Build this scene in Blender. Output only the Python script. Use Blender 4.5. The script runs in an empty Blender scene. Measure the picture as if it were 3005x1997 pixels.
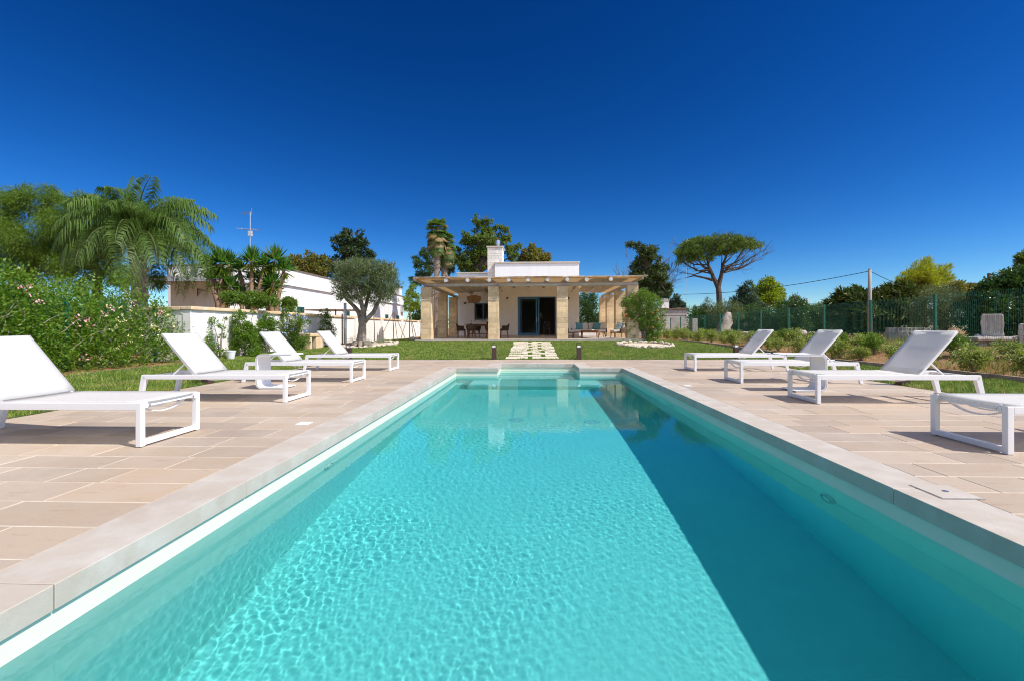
import bpy, math, random
import numpy as np
from mathutils import Vector, Matrix, Quaternion
S = bpy.context.scene
COL = S.collection
R = math.radians
rng = np.random.default_rng(11)
random.seed(5)
# ------------------------------------------------------------------ camera model (wide lens, small yaw)
F = 1335.6; TH = R(2.42); PH = R(0.2); CX = 1502.5; CY = 961.2
_c, _s = math.cos(TH), math.sin(TH)
_F = (-_s, _c, 0); _R = (_c*math.cos(PH), _s*math.cos(PH), -math.sin(PH)); _U = (_c*math.sin(PH), _s*math.sin(PH), math.cos(PH))
def ray(px, py):
    a = (px-CX)/F; b = (CY-py)/F
    return [_F[i]+a*_R[i]+b*_U[i] for i in range(3)]
def atY(px, py, y):
    d = ray(px, py); t = y/d[1]; return Vector((d[0]*t, y, 1+d[2]*t))
def atX(px, py, x):
    d = ray(px, py); t = x/d[0]; return Vector((x, d[1]*t, 1+d[2]*t))
def smooth(t):
    t = np.clip(t, 0, 1); return t*t*(3-2*t)
DX0, DX1, DY1 = -5.87, 6.27, 14.32            # edges of the paved deck
PX0, PX1, PY0, PY1 = -1.87, 2.23, -0.70, 11.33  # pool
AX0, AX1, AY1 = -0.83, 1.18, 12.64            # alcove with the steps
ZW, ZF = -0.20, -1.45
def gz(x, y):
    b = 0.34*np.clip((y-14.3)/8.0, 0, 1)
    kl = 1-0.65*smooth((-6.0-x)/4.0); kr = 1-0.32*smooth((x-5.5)/3.0)
    z = b*kl*kr + 0.08*smooth((-6.2-x)/3.4)
    z = z + (0.37-b*kr)*smooth((x-8.85)/2.2)*np.where(x > 8.8, 1, 0)
    far = smooth((y-34)/14.0)
    return z*(1-far)+0.36*far
def gnd(px, py):
    d = ray(px, py); z = 0.1
    for _ in range(30):
        t = (z-1)/d[2]; z = float(gz(d[0]*t, d[1]*t))
    t = (z-1)/d[2]
    return Vector((d[0]*t, d[1]*t, z))
def G(x, y): return Vector((x, y, float(gz(x, y))))

# ------------------------------------------------------------------ materials
def newmat(n):
    m = bpy.data.materials.new(n); m.use_nodes = True
    nt = m.node_tree; nt.nodes.clear(); o = nt.nodes.new('ShaderNodeOutputMaterial'); return m, nt, o
def mix_rgb(nt, f, a, b):
    x = nt.nodes.new('ShaderNodeMix'); x.data_type = 'RGBA'
    for s, v in ((0, f), (6, a), (7, b)):
        if hasattr(v, 'is_linked') or hasattr(v, 'links'): nt.links.new(v, x.inputs[s])
        else: x.inputs[s].default_value = v if s == 0 else (*v, 1)
    return x.outputs[2]
WHITEND = None
def noise(nt, scale, detail=4, rough=.6, sc=None):
    tc = nt.nodes.new('ShaderNodeTexCoord'); n = nt.nodes.new('ShaderNodeTexNoise')
    n.inputs['Scale'].default_value = scale; n.inputs['Detail'].default_value = detail; n.inputs['Roughness'].default_value = rough
    if sc:
        mp = nt.nodes.new('ShaderNodeMapping'); mp.inputs['Scale'].default_value = sc
        nt.links.new(tc.outputs['Object'], mp.inputs[0]); nt.links.new(mp.outputs[0], n.inputs[0])
    else: nt.links.new(tc.outputs['Object'], n.inputs[0])
    return n.outputs[0]
def rampf(nt, v, a, b):
    r = nt.nodes.new('ShaderNodeMapRange'); r.inputs[1].default_value = a; r.inputs[2].default_value = b
    nt.links.new(v, r.inputs[0]); return r.outputs[0]
def M(n, c1, c2=None, scale=4, rough=.7, metal=0, bump=0, bscale=40, sc=None, lo=.35, hi=.65, island=0, spec=.5, c3=None, s3=1.0, lo3=.55, hi3=.75, isl_c=None):
    m, nt, o = newmat(n); p = nt.nodes.new('ShaderNodeBsdfPrincipled'); nt.links.new(p.outputs[0], o.inputs[0])
    p.inputs['Roughness'].default_value = rough; p.inputs['Metallic'].default_value = metal; p.inputs['Specular IOR Level'].default_value = spec
    if c2 is None: p.inputs['Base Color'].default_value = (*c1, 1); out = None
    else:
        out = mix_rgb(nt, rampf(nt, noise(nt, scale, sc=sc), lo, hi), c1, c2)
    if c3 is not None:
        out = mix_rgb(nt, rampf(nt, noise(nt, s3, detail=6), lo3, hi3), out if out is not None else c1, c3)
    if island:
        g = nt.nodes.new('ShaderNodeNewGeometry')
        if isl_c is not None:
            x = nt.nodes.new('ShaderNodeMath'); x.operation = 'MULTIPLY'; x.inputs[1].default_value = island
            nt.links.new(g.outputs['Random Per Island'], x.inputs[0])
            out = mix_rgb(nt, x.outputs[0], out if out is not None else c1, isl_c)
        else:
            h = nt.nodes.new('ShaderNodeHueSaturation'); r = rampf(nt, g.outputs['Random Per Island'], 0, 1)
            mr = r.node; mr.inputs[3].default_value = 1-island; mr.inputs[4].default_value = 1+island
            nt.links.new(r, h.inputs['Value'])
            if out is not None: nt.links.new(out, h.inputs['Color'])
            else: h.inputs['Color'].default_value = (*c1, 1)
            out = h.outputs[0]
    if out is not None: nt.links.new(out, p.inputs['Base Color'])
    if bump:
        b = nt.nodes.new('ShaderNodeBump'); b.inputs['Strength'].default_value = bump; b.inputs['Distance'].default_value = .02
        nt.links.new(noise(nt, bscale, detail=6), b.inputs['Height']); nt.links.new(b.outputs[0], p.inputs['Normal'])
    return m
def leafmat(n, c1, c2, tr=.35, c3=None, rough=.5, k=1.35):
    m, nt, o = newmat(n); c1 = tuple(k*v for v in c1); c2 = tuple(k*v for v in c2)
    g = nt.nodes.new('ShaderNodeNewGeometry')
    col = mix_rgb(nt, g.outputs['Random Per Island'], c1, c2)
    big = rampf(nt, noise(nt, 1.3, detail=3), .38, .62)
    col = mix_rgb(nt, big, col, tuple(.5*(a+b) for a, b in zip(c1, c2)))
    if c3:
        r = rampf(nt, g.outputs['Random Per Island'], .82, .9); col = mix_rgb(nt, r, col, c3)
    p = nt.nodes.new('ShaderNodeBsdfPrincipled'); p.inputs['Roughness'].default_value = rough; p.inputs['Specular IOR Level'].default_value = .35
    t = nt.nodes.new('ShaderNodeBsdfTranslucent'); mx = nt.nodes.new('ShaderNodeMixShader'); mx.inputs[0].default_value = tr
    hs = nt.nodes.new('ShaderNodeHueSaturation'); hs.inputs['Value'].default_value = 1.5; hs.inputs['Saturation'].default_value = 1.1
    nt.links.new(col, p.inputs['Base Color']); nt.links.new(col, hs.inputs['Color']); nt.links.new(hs.outputs[0], t.inputs[0])
    nt.links.new(p.outputs[0], mx.inputs[1]); nt.links.new(t.outputs[0], mx.inputs[2]); nt.links.new(mx.outputs[0], o.inputs[0])
    return m
WHITE = M('white_paint', (.80, .80, .81), rough=.35)
def slingmat():
    m = M('white_sling', (.82, .82, .81), (.78, .78, .78), scale=60, rough=.75, bump=.05, bscale=400); nt = m.node_tree; o = [n for n in nt.nodes if n.type == 'OUTPUT_MATERIAL'][0]; p = [n for n in nt.nodes if n.type == 'BSDF_PRINCIPLED'][0]
    t = nt.nodes.new('ShaderNodeBsdfTranslucent'); t.inputs[0].default_value = (.90, .89, .86, 1); mx = nt.nodes.new('ShaderNodeMixShader'); mx.inputs[0].default_value = .5
    nt.links.new(p.outputs[0], mx.inputs[1]); nt.links.new(t.outputs[0], mx.inputs[2]); nt.links.new(mx.outputs[0], o.inputs[0]); return m
SLING = slingmat()
STUCCO = M('white_stucco', (.85, .85, .84), (.81, .80, .785), scale=1.2, rough=.9, bump=.25, bscale=25, sc=(2.5, 2.5, .35))
WSTUCCO = M('garden_wall_plaster', (.85, .83, .80), (.75, .72, .68), scale=.8, rough=.9, bump=.2, bscale=20, c3=(.74, .60, .50), s3=.7, lo3=.64, hi3=.85)
NSTUCCO = M('neighbour_plaster', (.84, .82, .80), (.72, .70, .67), scale=1.2, rough=.9, bump=.2, bscale=15, sc=(2, 2, .3), c3=(.60, .57, .53), s3=1.6, lo3=.58, hi3=.8)
CREAMW = M('veranda_wall_plaster', (.84, .79, .71), (.78, .72, .64), scale=1.5, rough=.9, bump=.2, bscale=25)
TUFO = M('tufo_stone', (.68, .48, .26), (.74, .58, .37), scale=5, rough=.92, bump=.6, bscale=45, island=.24, c3=(.50, .36, .20), s3=9)
MORTAR = M('pale_mortar', (.74, .66, .53), rough=.95)
CAPST = M('wall_cap_stone', (.72, .50, .27), (.76, .62, .43), scale=3, rough=.9, bump=.5, bscale=35, island=.12, c3=(.55, .44, .33), s3=5)
COPING = M('coping_stone', (.50, .445, .38), (.45, .39, .325), scale=2.5, rough=.62, bump=.12, bscale=60, c3=(.55, .51, .46), s3=3.5, lo3=.45, hi3=.7)
GROUT = M('cream_grout', (.64, .575, .475), (.50, .43, .34), scale=6, rough=.95)
LINER = M('cream_pool_liner', (.77, .745, .61), (.735, .71, .58), scale=3, rough=.5)
HOUSEST = M('chimney_stone', (.78, .74, .68), (.66, .61, .55), scale=6, rough=.95, bump=.7, bscale=30, island=.10)
DARKM = M('corten_brown_metal', (.055, .028, .022), (.07, .038, .03), scale=20, rough=.55)
BLACK = M('black_metal', (.015, .015, .016), rough=.5)
OPAL = M('opal_diffuser', (.85, .86, .86), rough=.4)
STEEL = M('galvanised_steel', (.55, .57, .6), (.42, .44, .47), scale=12, rough=.3, metal=.9)
GREYP = M('grey_painted_steel', (.20, .21, .22), (.30, .30, .30), scale=15, rough=.55, c3=(.5, .48, .45), s3=22)
BLUE = M('blue_painted_wood', (.045, .165, .29), (.06, .20, .34), scale=8, rough=.45)
LIME = M('limewashed_end', (.72, .72, .72), (.58, .57, .55), scale=20, rough=.85)
WOOD = M('weathered_white_log', (.62, .58, .52), (.42, .37, .31), scale=3, sc=(2, .4, 6), rough=.85, bump=.4, bscale=22)
BEAMW = M('weathered_beam', (.60, .57, .52), (.40, .36, .31), scale=3, sc=(.35, 4, 7), rough=.85, bump=.4, bscale=22, c3=(.66, .65, .62), s3=1.5)
REED = M('reed_mat', (.52, .27, .07), (.64, .38, .13), scale=3, sc=(.6, 30, 30), rough=.9, bump=.5, bscale=60)
REEDTOP = M('bleached_reed', (.42, .37, .32), (.58, .52, .45), scale=3, sc=(.8, 25, 25), rough=.95, bump=.6, bscale=60)
SLAT = M('pale_slat', (.66, .59, .50), (.55, .47, .38), scale=3, sc=(.5, 8, 8), rough=.85)
TEAK = M('warm_teak', (.22, .085, .03), (.30, .13, .05), scale=4, sc=(1, 1, 8), rough=.5)
ROPE = M('brown_woven_rope', (.085, .045, .022), (.13, .075, .04), scale=40, rough=.8, bump=.6, bscale=120)
WICK = M('pendant_wicker', (.22, .11, .045), (.33, .18, .08), scale=50, rough=.85, bump=.6, bscale=90)
CUSH = M('ecru_cushion', (.74, .70, .63), (.68, .64, .57), scale=30, rough=.9, bump=.1, bscale=200)
TEAL = M('teal_cushion', (.10, .27, .31), (.14, .33, .36), scale=25, rough=.9, bump=.1, bscale=200)
PALEB = M('pale_blue_cushion', (.40, .54, .58), (.34, .48, .53), scale=25, rough=.9)
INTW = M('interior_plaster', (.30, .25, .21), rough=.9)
GREEN = M('fence_green', (.006, .12, .07), (.009, .14, .085), scale=12, rough=.4)
SHUT = M('shutter_green', (.01, .085, .07), rough=.5)
BARK = M('grey_bark', (.20, .16, .125), (.34, .29, .24), scale=7, sc=(2, 2, .6), rough=.95, bump=1, bscale=18)
OBARK = M('olive_bark', (.22, .18, .14), (.34, .29, .235), scale=6, sc=(2, 2, .7), rough=.95, bump=1, bscale=16, c3=(.16, .125, .10), s3=8)
DBARK = M('dark_bark', (.06, .043, .033), (.105, .08, .062), scale=6, sc=(2, 2, .5), rough=.95, bump=1, bscale=16)
PBARK = M('palm_bark', (.16, .12, .09), (.33, .26, .20), scale=6, sc=(1.2, 1.2, 5), rough=.95, bump=1, bscale=14)
YBARK = M('yucca_bark', (.20, .11, .065), (.32, .20, .13), scale=9, sc=(1, 1, 4), rough=.95, bump=.8, bscale=20)
ROCK = M('pale_limestone', (.56, .49, .39), (.42, .36, .28), scale=9, rough=.95, bump=.7, bscale=22, island=.1)
SLABST = M('stepping_stone', (.72, .64, .52), (.62, .53, .41), scale=6, rough=.9, bump=.5, bscale=30, island=.08)
OLDST = M('weathered_stone', (.50, .46, .42), (.34, .31, .28), scale=4, sc=(3, 3, .7), rough=.95, bump=.9, bscale=14, c3=(.62, .60, .57), s3=5)
RUIN = M('rough_render', (.56, .53, .50), (.42, .37, .33), scale=1.5, rough=.95, bump=.5, bscale=12, c3=(.66, .63, .60), s3=2.5)
TILE = M('brown_roof_edge', (.14, .09, .07), (.22, .15, .11), scale=6, rough=.9, bump=.5, bscale=20)
CBLOCK = M('grey_concrete_block', (.36, .35, .36), (.28, .27, .28), scale=12, rough=.95, bump=.4, bscale=60)
WBLOCK = M('white_concrete_block', (.66, .65, .63), (.56, .55, .53), scale=12, rough=.95, bump=.4, bscale=60)
POLE = M('concrete_pole', (.40, .37, .34), (.28, .25, .22), scale=5, sc=(4, 4, .5), rough=.9, bump=.3, bscale=30)
SOIL = M('red_soil', (.26, .11, .045), (.32, .18, .09), scale=2.2, rough=1, bump=1, bscale=9, c3=(.20, .17, .06), s3=1.4, lo3=.5, hi3=.62)
TURF = M('turf_soil', (.05, .085, .018), (.075, .10, .028), scale=9, rough=1, bump=1, bscale=60, c3=(.14, .11, .05), s3=1.7, lo3=.6, hi3=.78)
CANOPY = M('metal_canopy', (.50, .52, .54), rough=.5)
CANVAS = M('white_canvas', (.78, .75, .72), rough=.9)
YELLOW = M('yellow_glow', (.7, .55, .1), rough=.6)
RED = M('pomegranate_red', (.50, .10, .03), (.58, .22, .05), scale=20, rough=.45)
def thin(m, f, c):
    nt = m.node_tree; o = [n for n in nt.nodes if n.type == 'OUTPUT_MATERIAL'][0]; p = [n for n in nt.nodes if n.type == 'BSDF_PRINCIPLED'][0]
    t = nt.nodes.new('ShaderNodeBsdfTranslucent'); t.inputs[0].default_value = (*c, 1); mx = nt.nodes.new('ShaderNodeMixShader'); mx.inputs[0].default_value = f
    nt.links.new(p.outputs[0], mx.inputs[1]); nt.links.new(t.outputs[0], mx.inputs[2]); nt.links.new(mx.outputs[0], o.inputs[0])
CEIL = M('pale_reed_ceiling', (.68, .58, .45), (.60, .49, .36), scale=3, sc=(.5, 14, 14), rough=.9)
thin(REED, .32, (.90, .50, .13)); thin(REEDTOP, .38, (.95, .78, .52)); thin(CEIL, .42, (.95, .80, .58))
def glassmat(n, tint=(.9, .93, .94)):
    m, nt, o = newmat(n); fr = nt.nodes.new('ShaderNodeFresnel'); fr.inputs[0].default_value = 1.4
    t = nt.nodes.new('ShaderNodeBsdfTransparent'); t.inputs[0].default_value = (*tint, 1)
    g = nt.nodes.new('ShaderNodeBsdfGlossy'); g.inputs['Roughness'].default_value = .005
    mx = nt.nodes.new('ShaderNodeMixShader'); nt.links.new(fr.outputs[0], mx.inputs[0]); nt.links.new(t.outputs[0], mx.inputs[1]); nt.links.new(g.outputs[0], mx.inputs[2]); nt.links.new(mx.outputs[0], o.inputs[0])
    return m
GLASS = glassmat('window_glass')
def slabmat():
    m, nt, o = newmat('paving_stone'); p = nt.nodes.new('ShaderNodeBsdfPrincipled'); nt.links.new(p.outputs[0], o.inputs[0])
    g = nt.nodes.new('ShaderNodeNewGeometry'); cr = nt.nodes.new('ShaderNodeValToRGB'); e = cr.color_ramp.elements
    e[0].position = 0; e[0].color = (0.417, 0.319, 0.229, 1); e[1].position = 1; e[1].color = (0.466, 0.363, 0.273, 1)
    for pos, c in ((.25, (0.457, 0.343, 0.239)), (.5, (0.397, 0.310, 0.239)), (.7, (0.367, 0.295, 0.239)), (.85, (0.477, 0.369, 0.268))):
        x = e.new(pos); x.color = (*c, 1)
    nt.links.new(g.outputs['Random Per Island'], cr.inputs[0])
    a = mix_rgb(nt, rampf(nt, noise(nt, 1.3, 5), .35, .7), cr.outputs[0], (0.457, 0.378, 0.302))
    b = mix_rgb(nt, rampf(nt, noise(nt, 4, 8, .7, (1, 5, 1)), .56, .78), a, (0.337, 0.246, 0.171))
    b = mix_rgb(nt, rampf(nt, noise(nt, .55, 6, .7), .5, .8), b, (0.526, 0.446, 0.366))
    c = mix_rgb(nt, rampf(nt, noise(nt, 60, 3), .62, .8), b, (0.288, 0.220, 0.175))
    fr = nt.nodes.new('ShaderNodeMath'); fr.operation = 'MULTIPLY'; fr.inputs[1].default_value = 7.31; nt.links.new(g.outputs['Random Per Island'], fr.inputs[0]); f2 = nt.nodes.new('ShaderNodeMath'); f2.operation = 'FRACT'; nt.links.new(fr.outputs[0], f2.inputs[0])
    v = rampf(nt, f2.outputs[0], 0, 1); v.node.inputs[3].default_value = .92; v.node.inputs[4].default_value = 1.08; h = nt.nodes.new('ShaderNodeHueSaturation'); nt.links.new(v, h.inputs['Value']); nt.links.new(c, h.inputs['Color'])
    nt.links.new(h.outputs[0], p.inputs['Base Color']); p.inputs['Roughness'].default_value = .6; p.inputs['Specular IOR Level'].default_value = .35
    bm = nt.nodes.new('ShaderNodeBump'); bm.inputs['Strength'].default_value = .25; bm.inputs['Distance'].default_value = .01
    nt.links.new(noise(nt, 30, 8, .7), bm.inputs['Height']); nt.links.new(bm.outputs[0], p.inputs['Normal'])
    return m
PAVE = slabmat()

# ------------------------------------------------------------------ mesh helpers
class MB:
    def __init__(s): s.v = []; s.f = []; s.mi = []; s.cur = 0
    def add(s, vs, fs):
        o = len(s.v); s.v += [tuple(v) for v in vs]; s.f += [tuple(i+o for i in f) for f in fs]; s.mi += [s.cur]*len(fs); return s
    def box(s, x0, x1, y0, y1, z0, z1):
        return s.add([(x0, y0, z0), (x1, y0, z0), (x1, y1, z0), (x0, y1, z0), (x0, y0, z1), (x1, y0, z1), (x1, y1, z1), (x0, y1, z1)],
                     [(0, 3, 2, 1), (4, 5, 6, 7), (0, 1, 5, 4), (1, 2, 6, 5), (2, 3, 7, 6), (3, 0, 4, 7)])
    def bar(s, a, b, w, h, up=(0, 0, 1)):
        a = Vector(a); b = Vector(b); d = (b-a).normalized(); u = Vector(up); sd = d.cross(u)
        if sd.length < 1e-4: sd = d.cross(Vector((0, 1, 0)))
        sd.normalize(); u = sd.cross(d).normalized(); sd *= w/2; u = u*(h/2)
        return s.add([a-sd-u, a+sd-u, a+sd+u, a-sd+u, b-sd-u, b+sd-u, b+sd+u, b-sd+u],
                     [(0, 1, 2, 3), (4, 7, 6, 5), (0, 4, 5, 1), (1, 5, 6, 2), (2, 6, 7, 3), (3, 7, 4, 0)])
    def tube(s, pts, rad, n=8, wob=0):
        pts = [Vector(p) for p in pts]
        if not hasattr(rad, '__len__'): rad = [rad]*len(pts)
        o = len(s.v); m = len(pts); ref = Vector((0.31, .9, .2))
        for i, p in enumerate(pts):
            d = (pts[min(i+1, m-1)]-pts[max(i-1, 0)]).normalized()
            a = d.cross(ref)
            if a.length < .05: a = d.cross(Vector((1, 0, 0)))
            a.normalize(); b = d.cross(a)
            for k in range(n):
                t = 2*math.pi*k/n; r = rad[i]*(1+wob*(random.random()-.5)*2)
                s.v.append(tuple(p+a*math.cos(t)*r+b*math.sin(t)*r))
        for i in range(m-1):
            for k in range(n):
                k2 = (k+1) % n; s.f.append((o+i*n+k, o+i*n+k2, o+(i+1)*n+k2, o+(i+1)*n+k)); s.mi.append(s.cur)
        s.f.append(tuple(o+k for k in range(n))[::-1]); s.f.append(tuple(o+(m-1)*n+k for k in range(n))); s.mi += [s.cur]*2
        return s
    def lathe(s, prof, c=(0, 0, 0), n=16):
        o = len(s.v); m = len(prof)
        for r, z in prof:
            for k in range(n):
                t = 2*math.pi*k/n; s.v.append((c[0]+r*math.cos(t), c[1]+r*math.sin(t), c[2]+z))
        for i in range(m-1):
            for k in range(n):
                k2 = (k+1) % n; s.f.append((o+i*n+k, o+i*n+k2, o+(i+1)*n+k2, o+(i+1)*n+k)); s.mi.append(s.cur)
        s.f.append(tuple(o+k for k in range(n))[::-1]); s.f.append(tuple(o+(m-1)*n+k for k in range(n))); s.mi += [s.cur]*2
        return s
    def prism(s, poly, axis, a, b):
        # poly in the two other axes
        def pt(u, v, w): return {'y': (u, w, v), 'x': (w, u, v), 'z': (u, v, w)}[axis]
        n = len(poly); vs = [pt(u, v, a) for u, v in poly]+[pt(u, v, b) for u, v in poly]
        fs = [tuple(range(n))[::-1], tuple(range(n, 2*n))]+[(i, (i+1) % n, n+(i+1) % n, n+i) for i in range(n)]
        return s.add(vs, fs)
    def rock(s, c, r, seed, n=2):
        rr = random.Random(seed); ofs = [Vector((rr.uniform(-1, 1), rr.uniform(-1, 1), rr.uniform(-1, 1))).normalized() for _ in range(9)]; am = [rr.uniform(.68, .95) for _ in ofs]
        rows, cols = 7, 10; o = len(s.v)
        for i in range(rows+1):
            th = math.pi*i/rows
            for k in range(cols):
                ph = 2*math.pi*k/cols; d = Vector((math.sin(th)*math.cos(ph), math.sin(th)*math.sin(ph), math.cos(th))); q = 1.
                for u, a in zip(ofs, am):
                    dd = d.dot(u)
                    if dd > a*.75: q = min(q, a*.75/dd if dd > 0 else 1)
                s.v.append((c[0]+d.x*r[0]*q, c[1]+d.y*r[1]*q, c[2]+d.z*r[2]*q))
        for i in range(rows):
            for k in range(cols):
                k2 = (k+1) % cols; s.f.append((o+i*cols+k, o+(i+1)*cols+k, o+(i+1)*cols+k2, o+i*cols+k2)); s.mi.append(s.cur)
        return s
    def build(s, name, m, parent=None, smooth=False, bevel=0, seg=2):
        me = bpy.data.meshes.new(name); me.from_pydata(s.v, [], s.f)
        for x in (m if isinstance(m, (list, tuple)) else [m]): me.materials.append(x)
        if max(s.mi, default=0) > 0: me.polygons.foreach_set('material_index', s.mi)
        if smooth: me.polygons.foreach_set('use_smooth', [True]*len(s.f))
        me.validate(); me.update()
        o = bpy.data.objects.new(name, me); COL.objects.link(o)
        if parent: o.parent = parent
        if bevel:
            b = o.modifiers.new('bevel', 'BEVEL'); b.width = bevel; b.segments = seg; b.limit_method = 'ANGLE'; b.angle_limit = R(40)
            for p in me.polygons: p.use_smooth = True
            o.modifiers.new('wn', 'WEIGHTED_NORMAL')
        return o
def tag(o, label=None, cat=None, group=None, kind=None):
    if label: o['label'] = label
    if cat: o['category'] = cat
    if group: o['group'] = group
    if kind: o['kind'] = kind
    return o
def empty(name, label, cat, loc=(0, 0, 0), group=None, rz=0):
    o = bpy.data.objects.new(name, None); COL.objects.link(o); o.location = loc; o.rotation_euler = (0, 0, rz); o.empty_display_size = .2
    return tag(o, label, cat, group)
def dup(root, loc, rz=None, label=None, group=None, scale=None):
    def cp(o, par):
        c = o.copy(); COL.objects.link(c)
        if par: c.parent = par
        for ch in o.children: cp(ch, c)
        return c
    c = cp(root, None); c.location = loc
    if rz is not None: c.rotation_euler = (0, 0, rz)
    if scale is not None: c.scale = scale if hasattr(scale, '__len__') else (scale,)*3
    if label: c['label'] = label
    if group: c['group'] = group
    return c
def quads(name, V, n4, mats, parent=None, mi=None, smooth=False):
    """V: (4N,3) numpy -> N separate quads"""
    N = len(V)//4; me = bpy.data.meshes.new(name)
    me.vertices.add(4*N); me.vertices.foreach_set('co', V.astype(np.float32).ravel())
    me.loops.add(4*N); me.loops.foreach_set('vertex_index', np.arange(4*N, dtype=np.int32))
    me.polygons.add(N); me.polygons.foreach_set('loop_start', np.arange(0, 4*N, 4, dtype=np.int32)); me.polygons.foreach_set('loop_total', np.full(N, 4, np.int32))
    for m in mats: me.materials.append(m)
    if mi is not None: me.polygons.foreach_set('material_index', mi.astype(np.int32))
    me.update(calc_edges=True); me.validate()
    o = bpy.data.objects.new(name, me); COL.objects.link(o)
    if parent: o.parent = parent
    return o
def nrm(a): return a/np.maximum(np.linalg.norm(a, axis=-1, keepdims=True), 1e-9)
def leafquads(C, D, Sd, L, W, bend=.0):
    L = L[:, None]; W = W[:, None]
    up = nrm(np.cross(D, Sd))
    m = C+D*L*.42
    return np.stack([C, m+Sd*W*.5+up*W*.12, C+D*L-up*L*bend, m-Sd*W*.5+up*W*.12], 1).reshape(-1, 3)
def cloud(clumps, n, size, asp=.5, droop=0., sub=14, spread=.34, up=.25, seed=0, flat=1.0, inner=.55, svar=.35, wind=None):
    """leaf quads gathered in many small sprays over the clumps [(x,y,z,r)...]"""
    g = np.random.default_rng(seed); out = []
    vol = np.array([c[3]**2 for c in clumps]); cnt = np.maximum((n*vol/vol.sum()).astype(int), 8)
    for (x, y, z, r), k in zip(clumps, cnt):
        d = nrm(g.normal(size=(sub, 3))); rad = r*g.uniform(inner, 1.0, (sub, 1)); ctr = d*rad*np.array([1, 1, flat])
        pick = g.integers(0, sub, k)
        pts = ctr[pick]+g.normal(size=(k, 3))*r*spread*np.array([1, 1, flat])*g.uniform(.5, 1.1, (sub, 1))[pick]
        pts = pts*np.where(np.linalg.norm(pts/np.array([1, 1, flat]), axis=1, keepdims=True) > 1.35*r, .75, 1)
        out.append(np.concatenate([pts+np.array([x, y, z]), nrm(pts+1e-6)], 1))
    A = np.concatenate(out); N = len(A); C = A[:, :3]; O = A[:, 3:]
    D = nrm(O*.7+g.normal(size=(N, 3))*.8+np.array([0, 0, up])-np.array([0, 0, droop]))
    if wind is not None: D = nrm(D+np.array(wind))
    Sd = nrm(np.cross(D, g.normal(size=(N, 3))+np.array([0, 0, .8])))
    L = size*g.uniform(1-svar, 1+svar, N)
    return leafquads(C, D, Sd, L, L*asp)
def pxclumps(lst, Y, dep=.6, seed=1, sx=1., ox=0, oy=0):
    """[(px,py,r_px)] in photo pixels at distance Y -> world clumps with real depth"""
    g = random.Random(seed); o = []
    for i, (px, py, r) in enumerate(lst):
        rr = r*sx*Y/F; y = Y+g.uniform(-1, 1)*dep*max(rr, .3)
        p = atY(ox+px*sx, oy+py*sx, Y); o.append((p.x, y, p.z, rr))
    return o
def limbs(mb, root, clumps, r0, g, n=5):
    root = Vector(root)
    for x, y, z, r in clumps:
        e = Vector((x, y, z)); L = (e-root).length
        pts = [root]; 
        for i in range(1, n+1):
            t = i/n; q = root.lerp(e, t)+Vector((g.uniform(-1, 1), g.uniform(-1, 1), g.uniform(-.3, .8)))*L*.07*(1-t)*2*t**.5
            pts.append(q)
        mb.tube(pts, [max(r0*(1-.85*i/n), .012) for i in range(n+1)], 6)
def tree(name, label, cat, base, top, clumps, leafm, n, size, barkm=DBARK, r0=.15, group=None, limb=8, trunk=True, **kw):
    base = Vector(base); e = empty(name, label, cat, base, group); g = random.Random(len(label)*31+int(abs(base.x)*10))
    loc = [(x-base.x, y-base.y, z-base.z, r) for x, y, z, r in clumps]
    if trunk:
        mb = MB(); t = Vector(top)-base
        pts = [Vector((0, 0, -.1))]+[t*(i/5)+Vector((g.uniform(-1, 1), g.uniform(-1, 1), 0))*r0*.4*(0 if i == 5 else 1) for i in range(1, 6)]
        mb.tube(pts, [r0*1.35]+[r0*(1-.09*i) for i in range(1, 6)], 10, wob=.08)
        ls = sorted(loc, key=lambda c: -c[3])[:limb]
        limbs(mb, t, ls, r0*.5, g)
        mb.build('trunk', barkm, e, smooth=True)
    quads('crown', cloud(loc, n, size, seed=len(label)+int(n), **kw), 4, [leafm] if not isinstance(leafm, list) else leafm, e)
    return e
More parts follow.
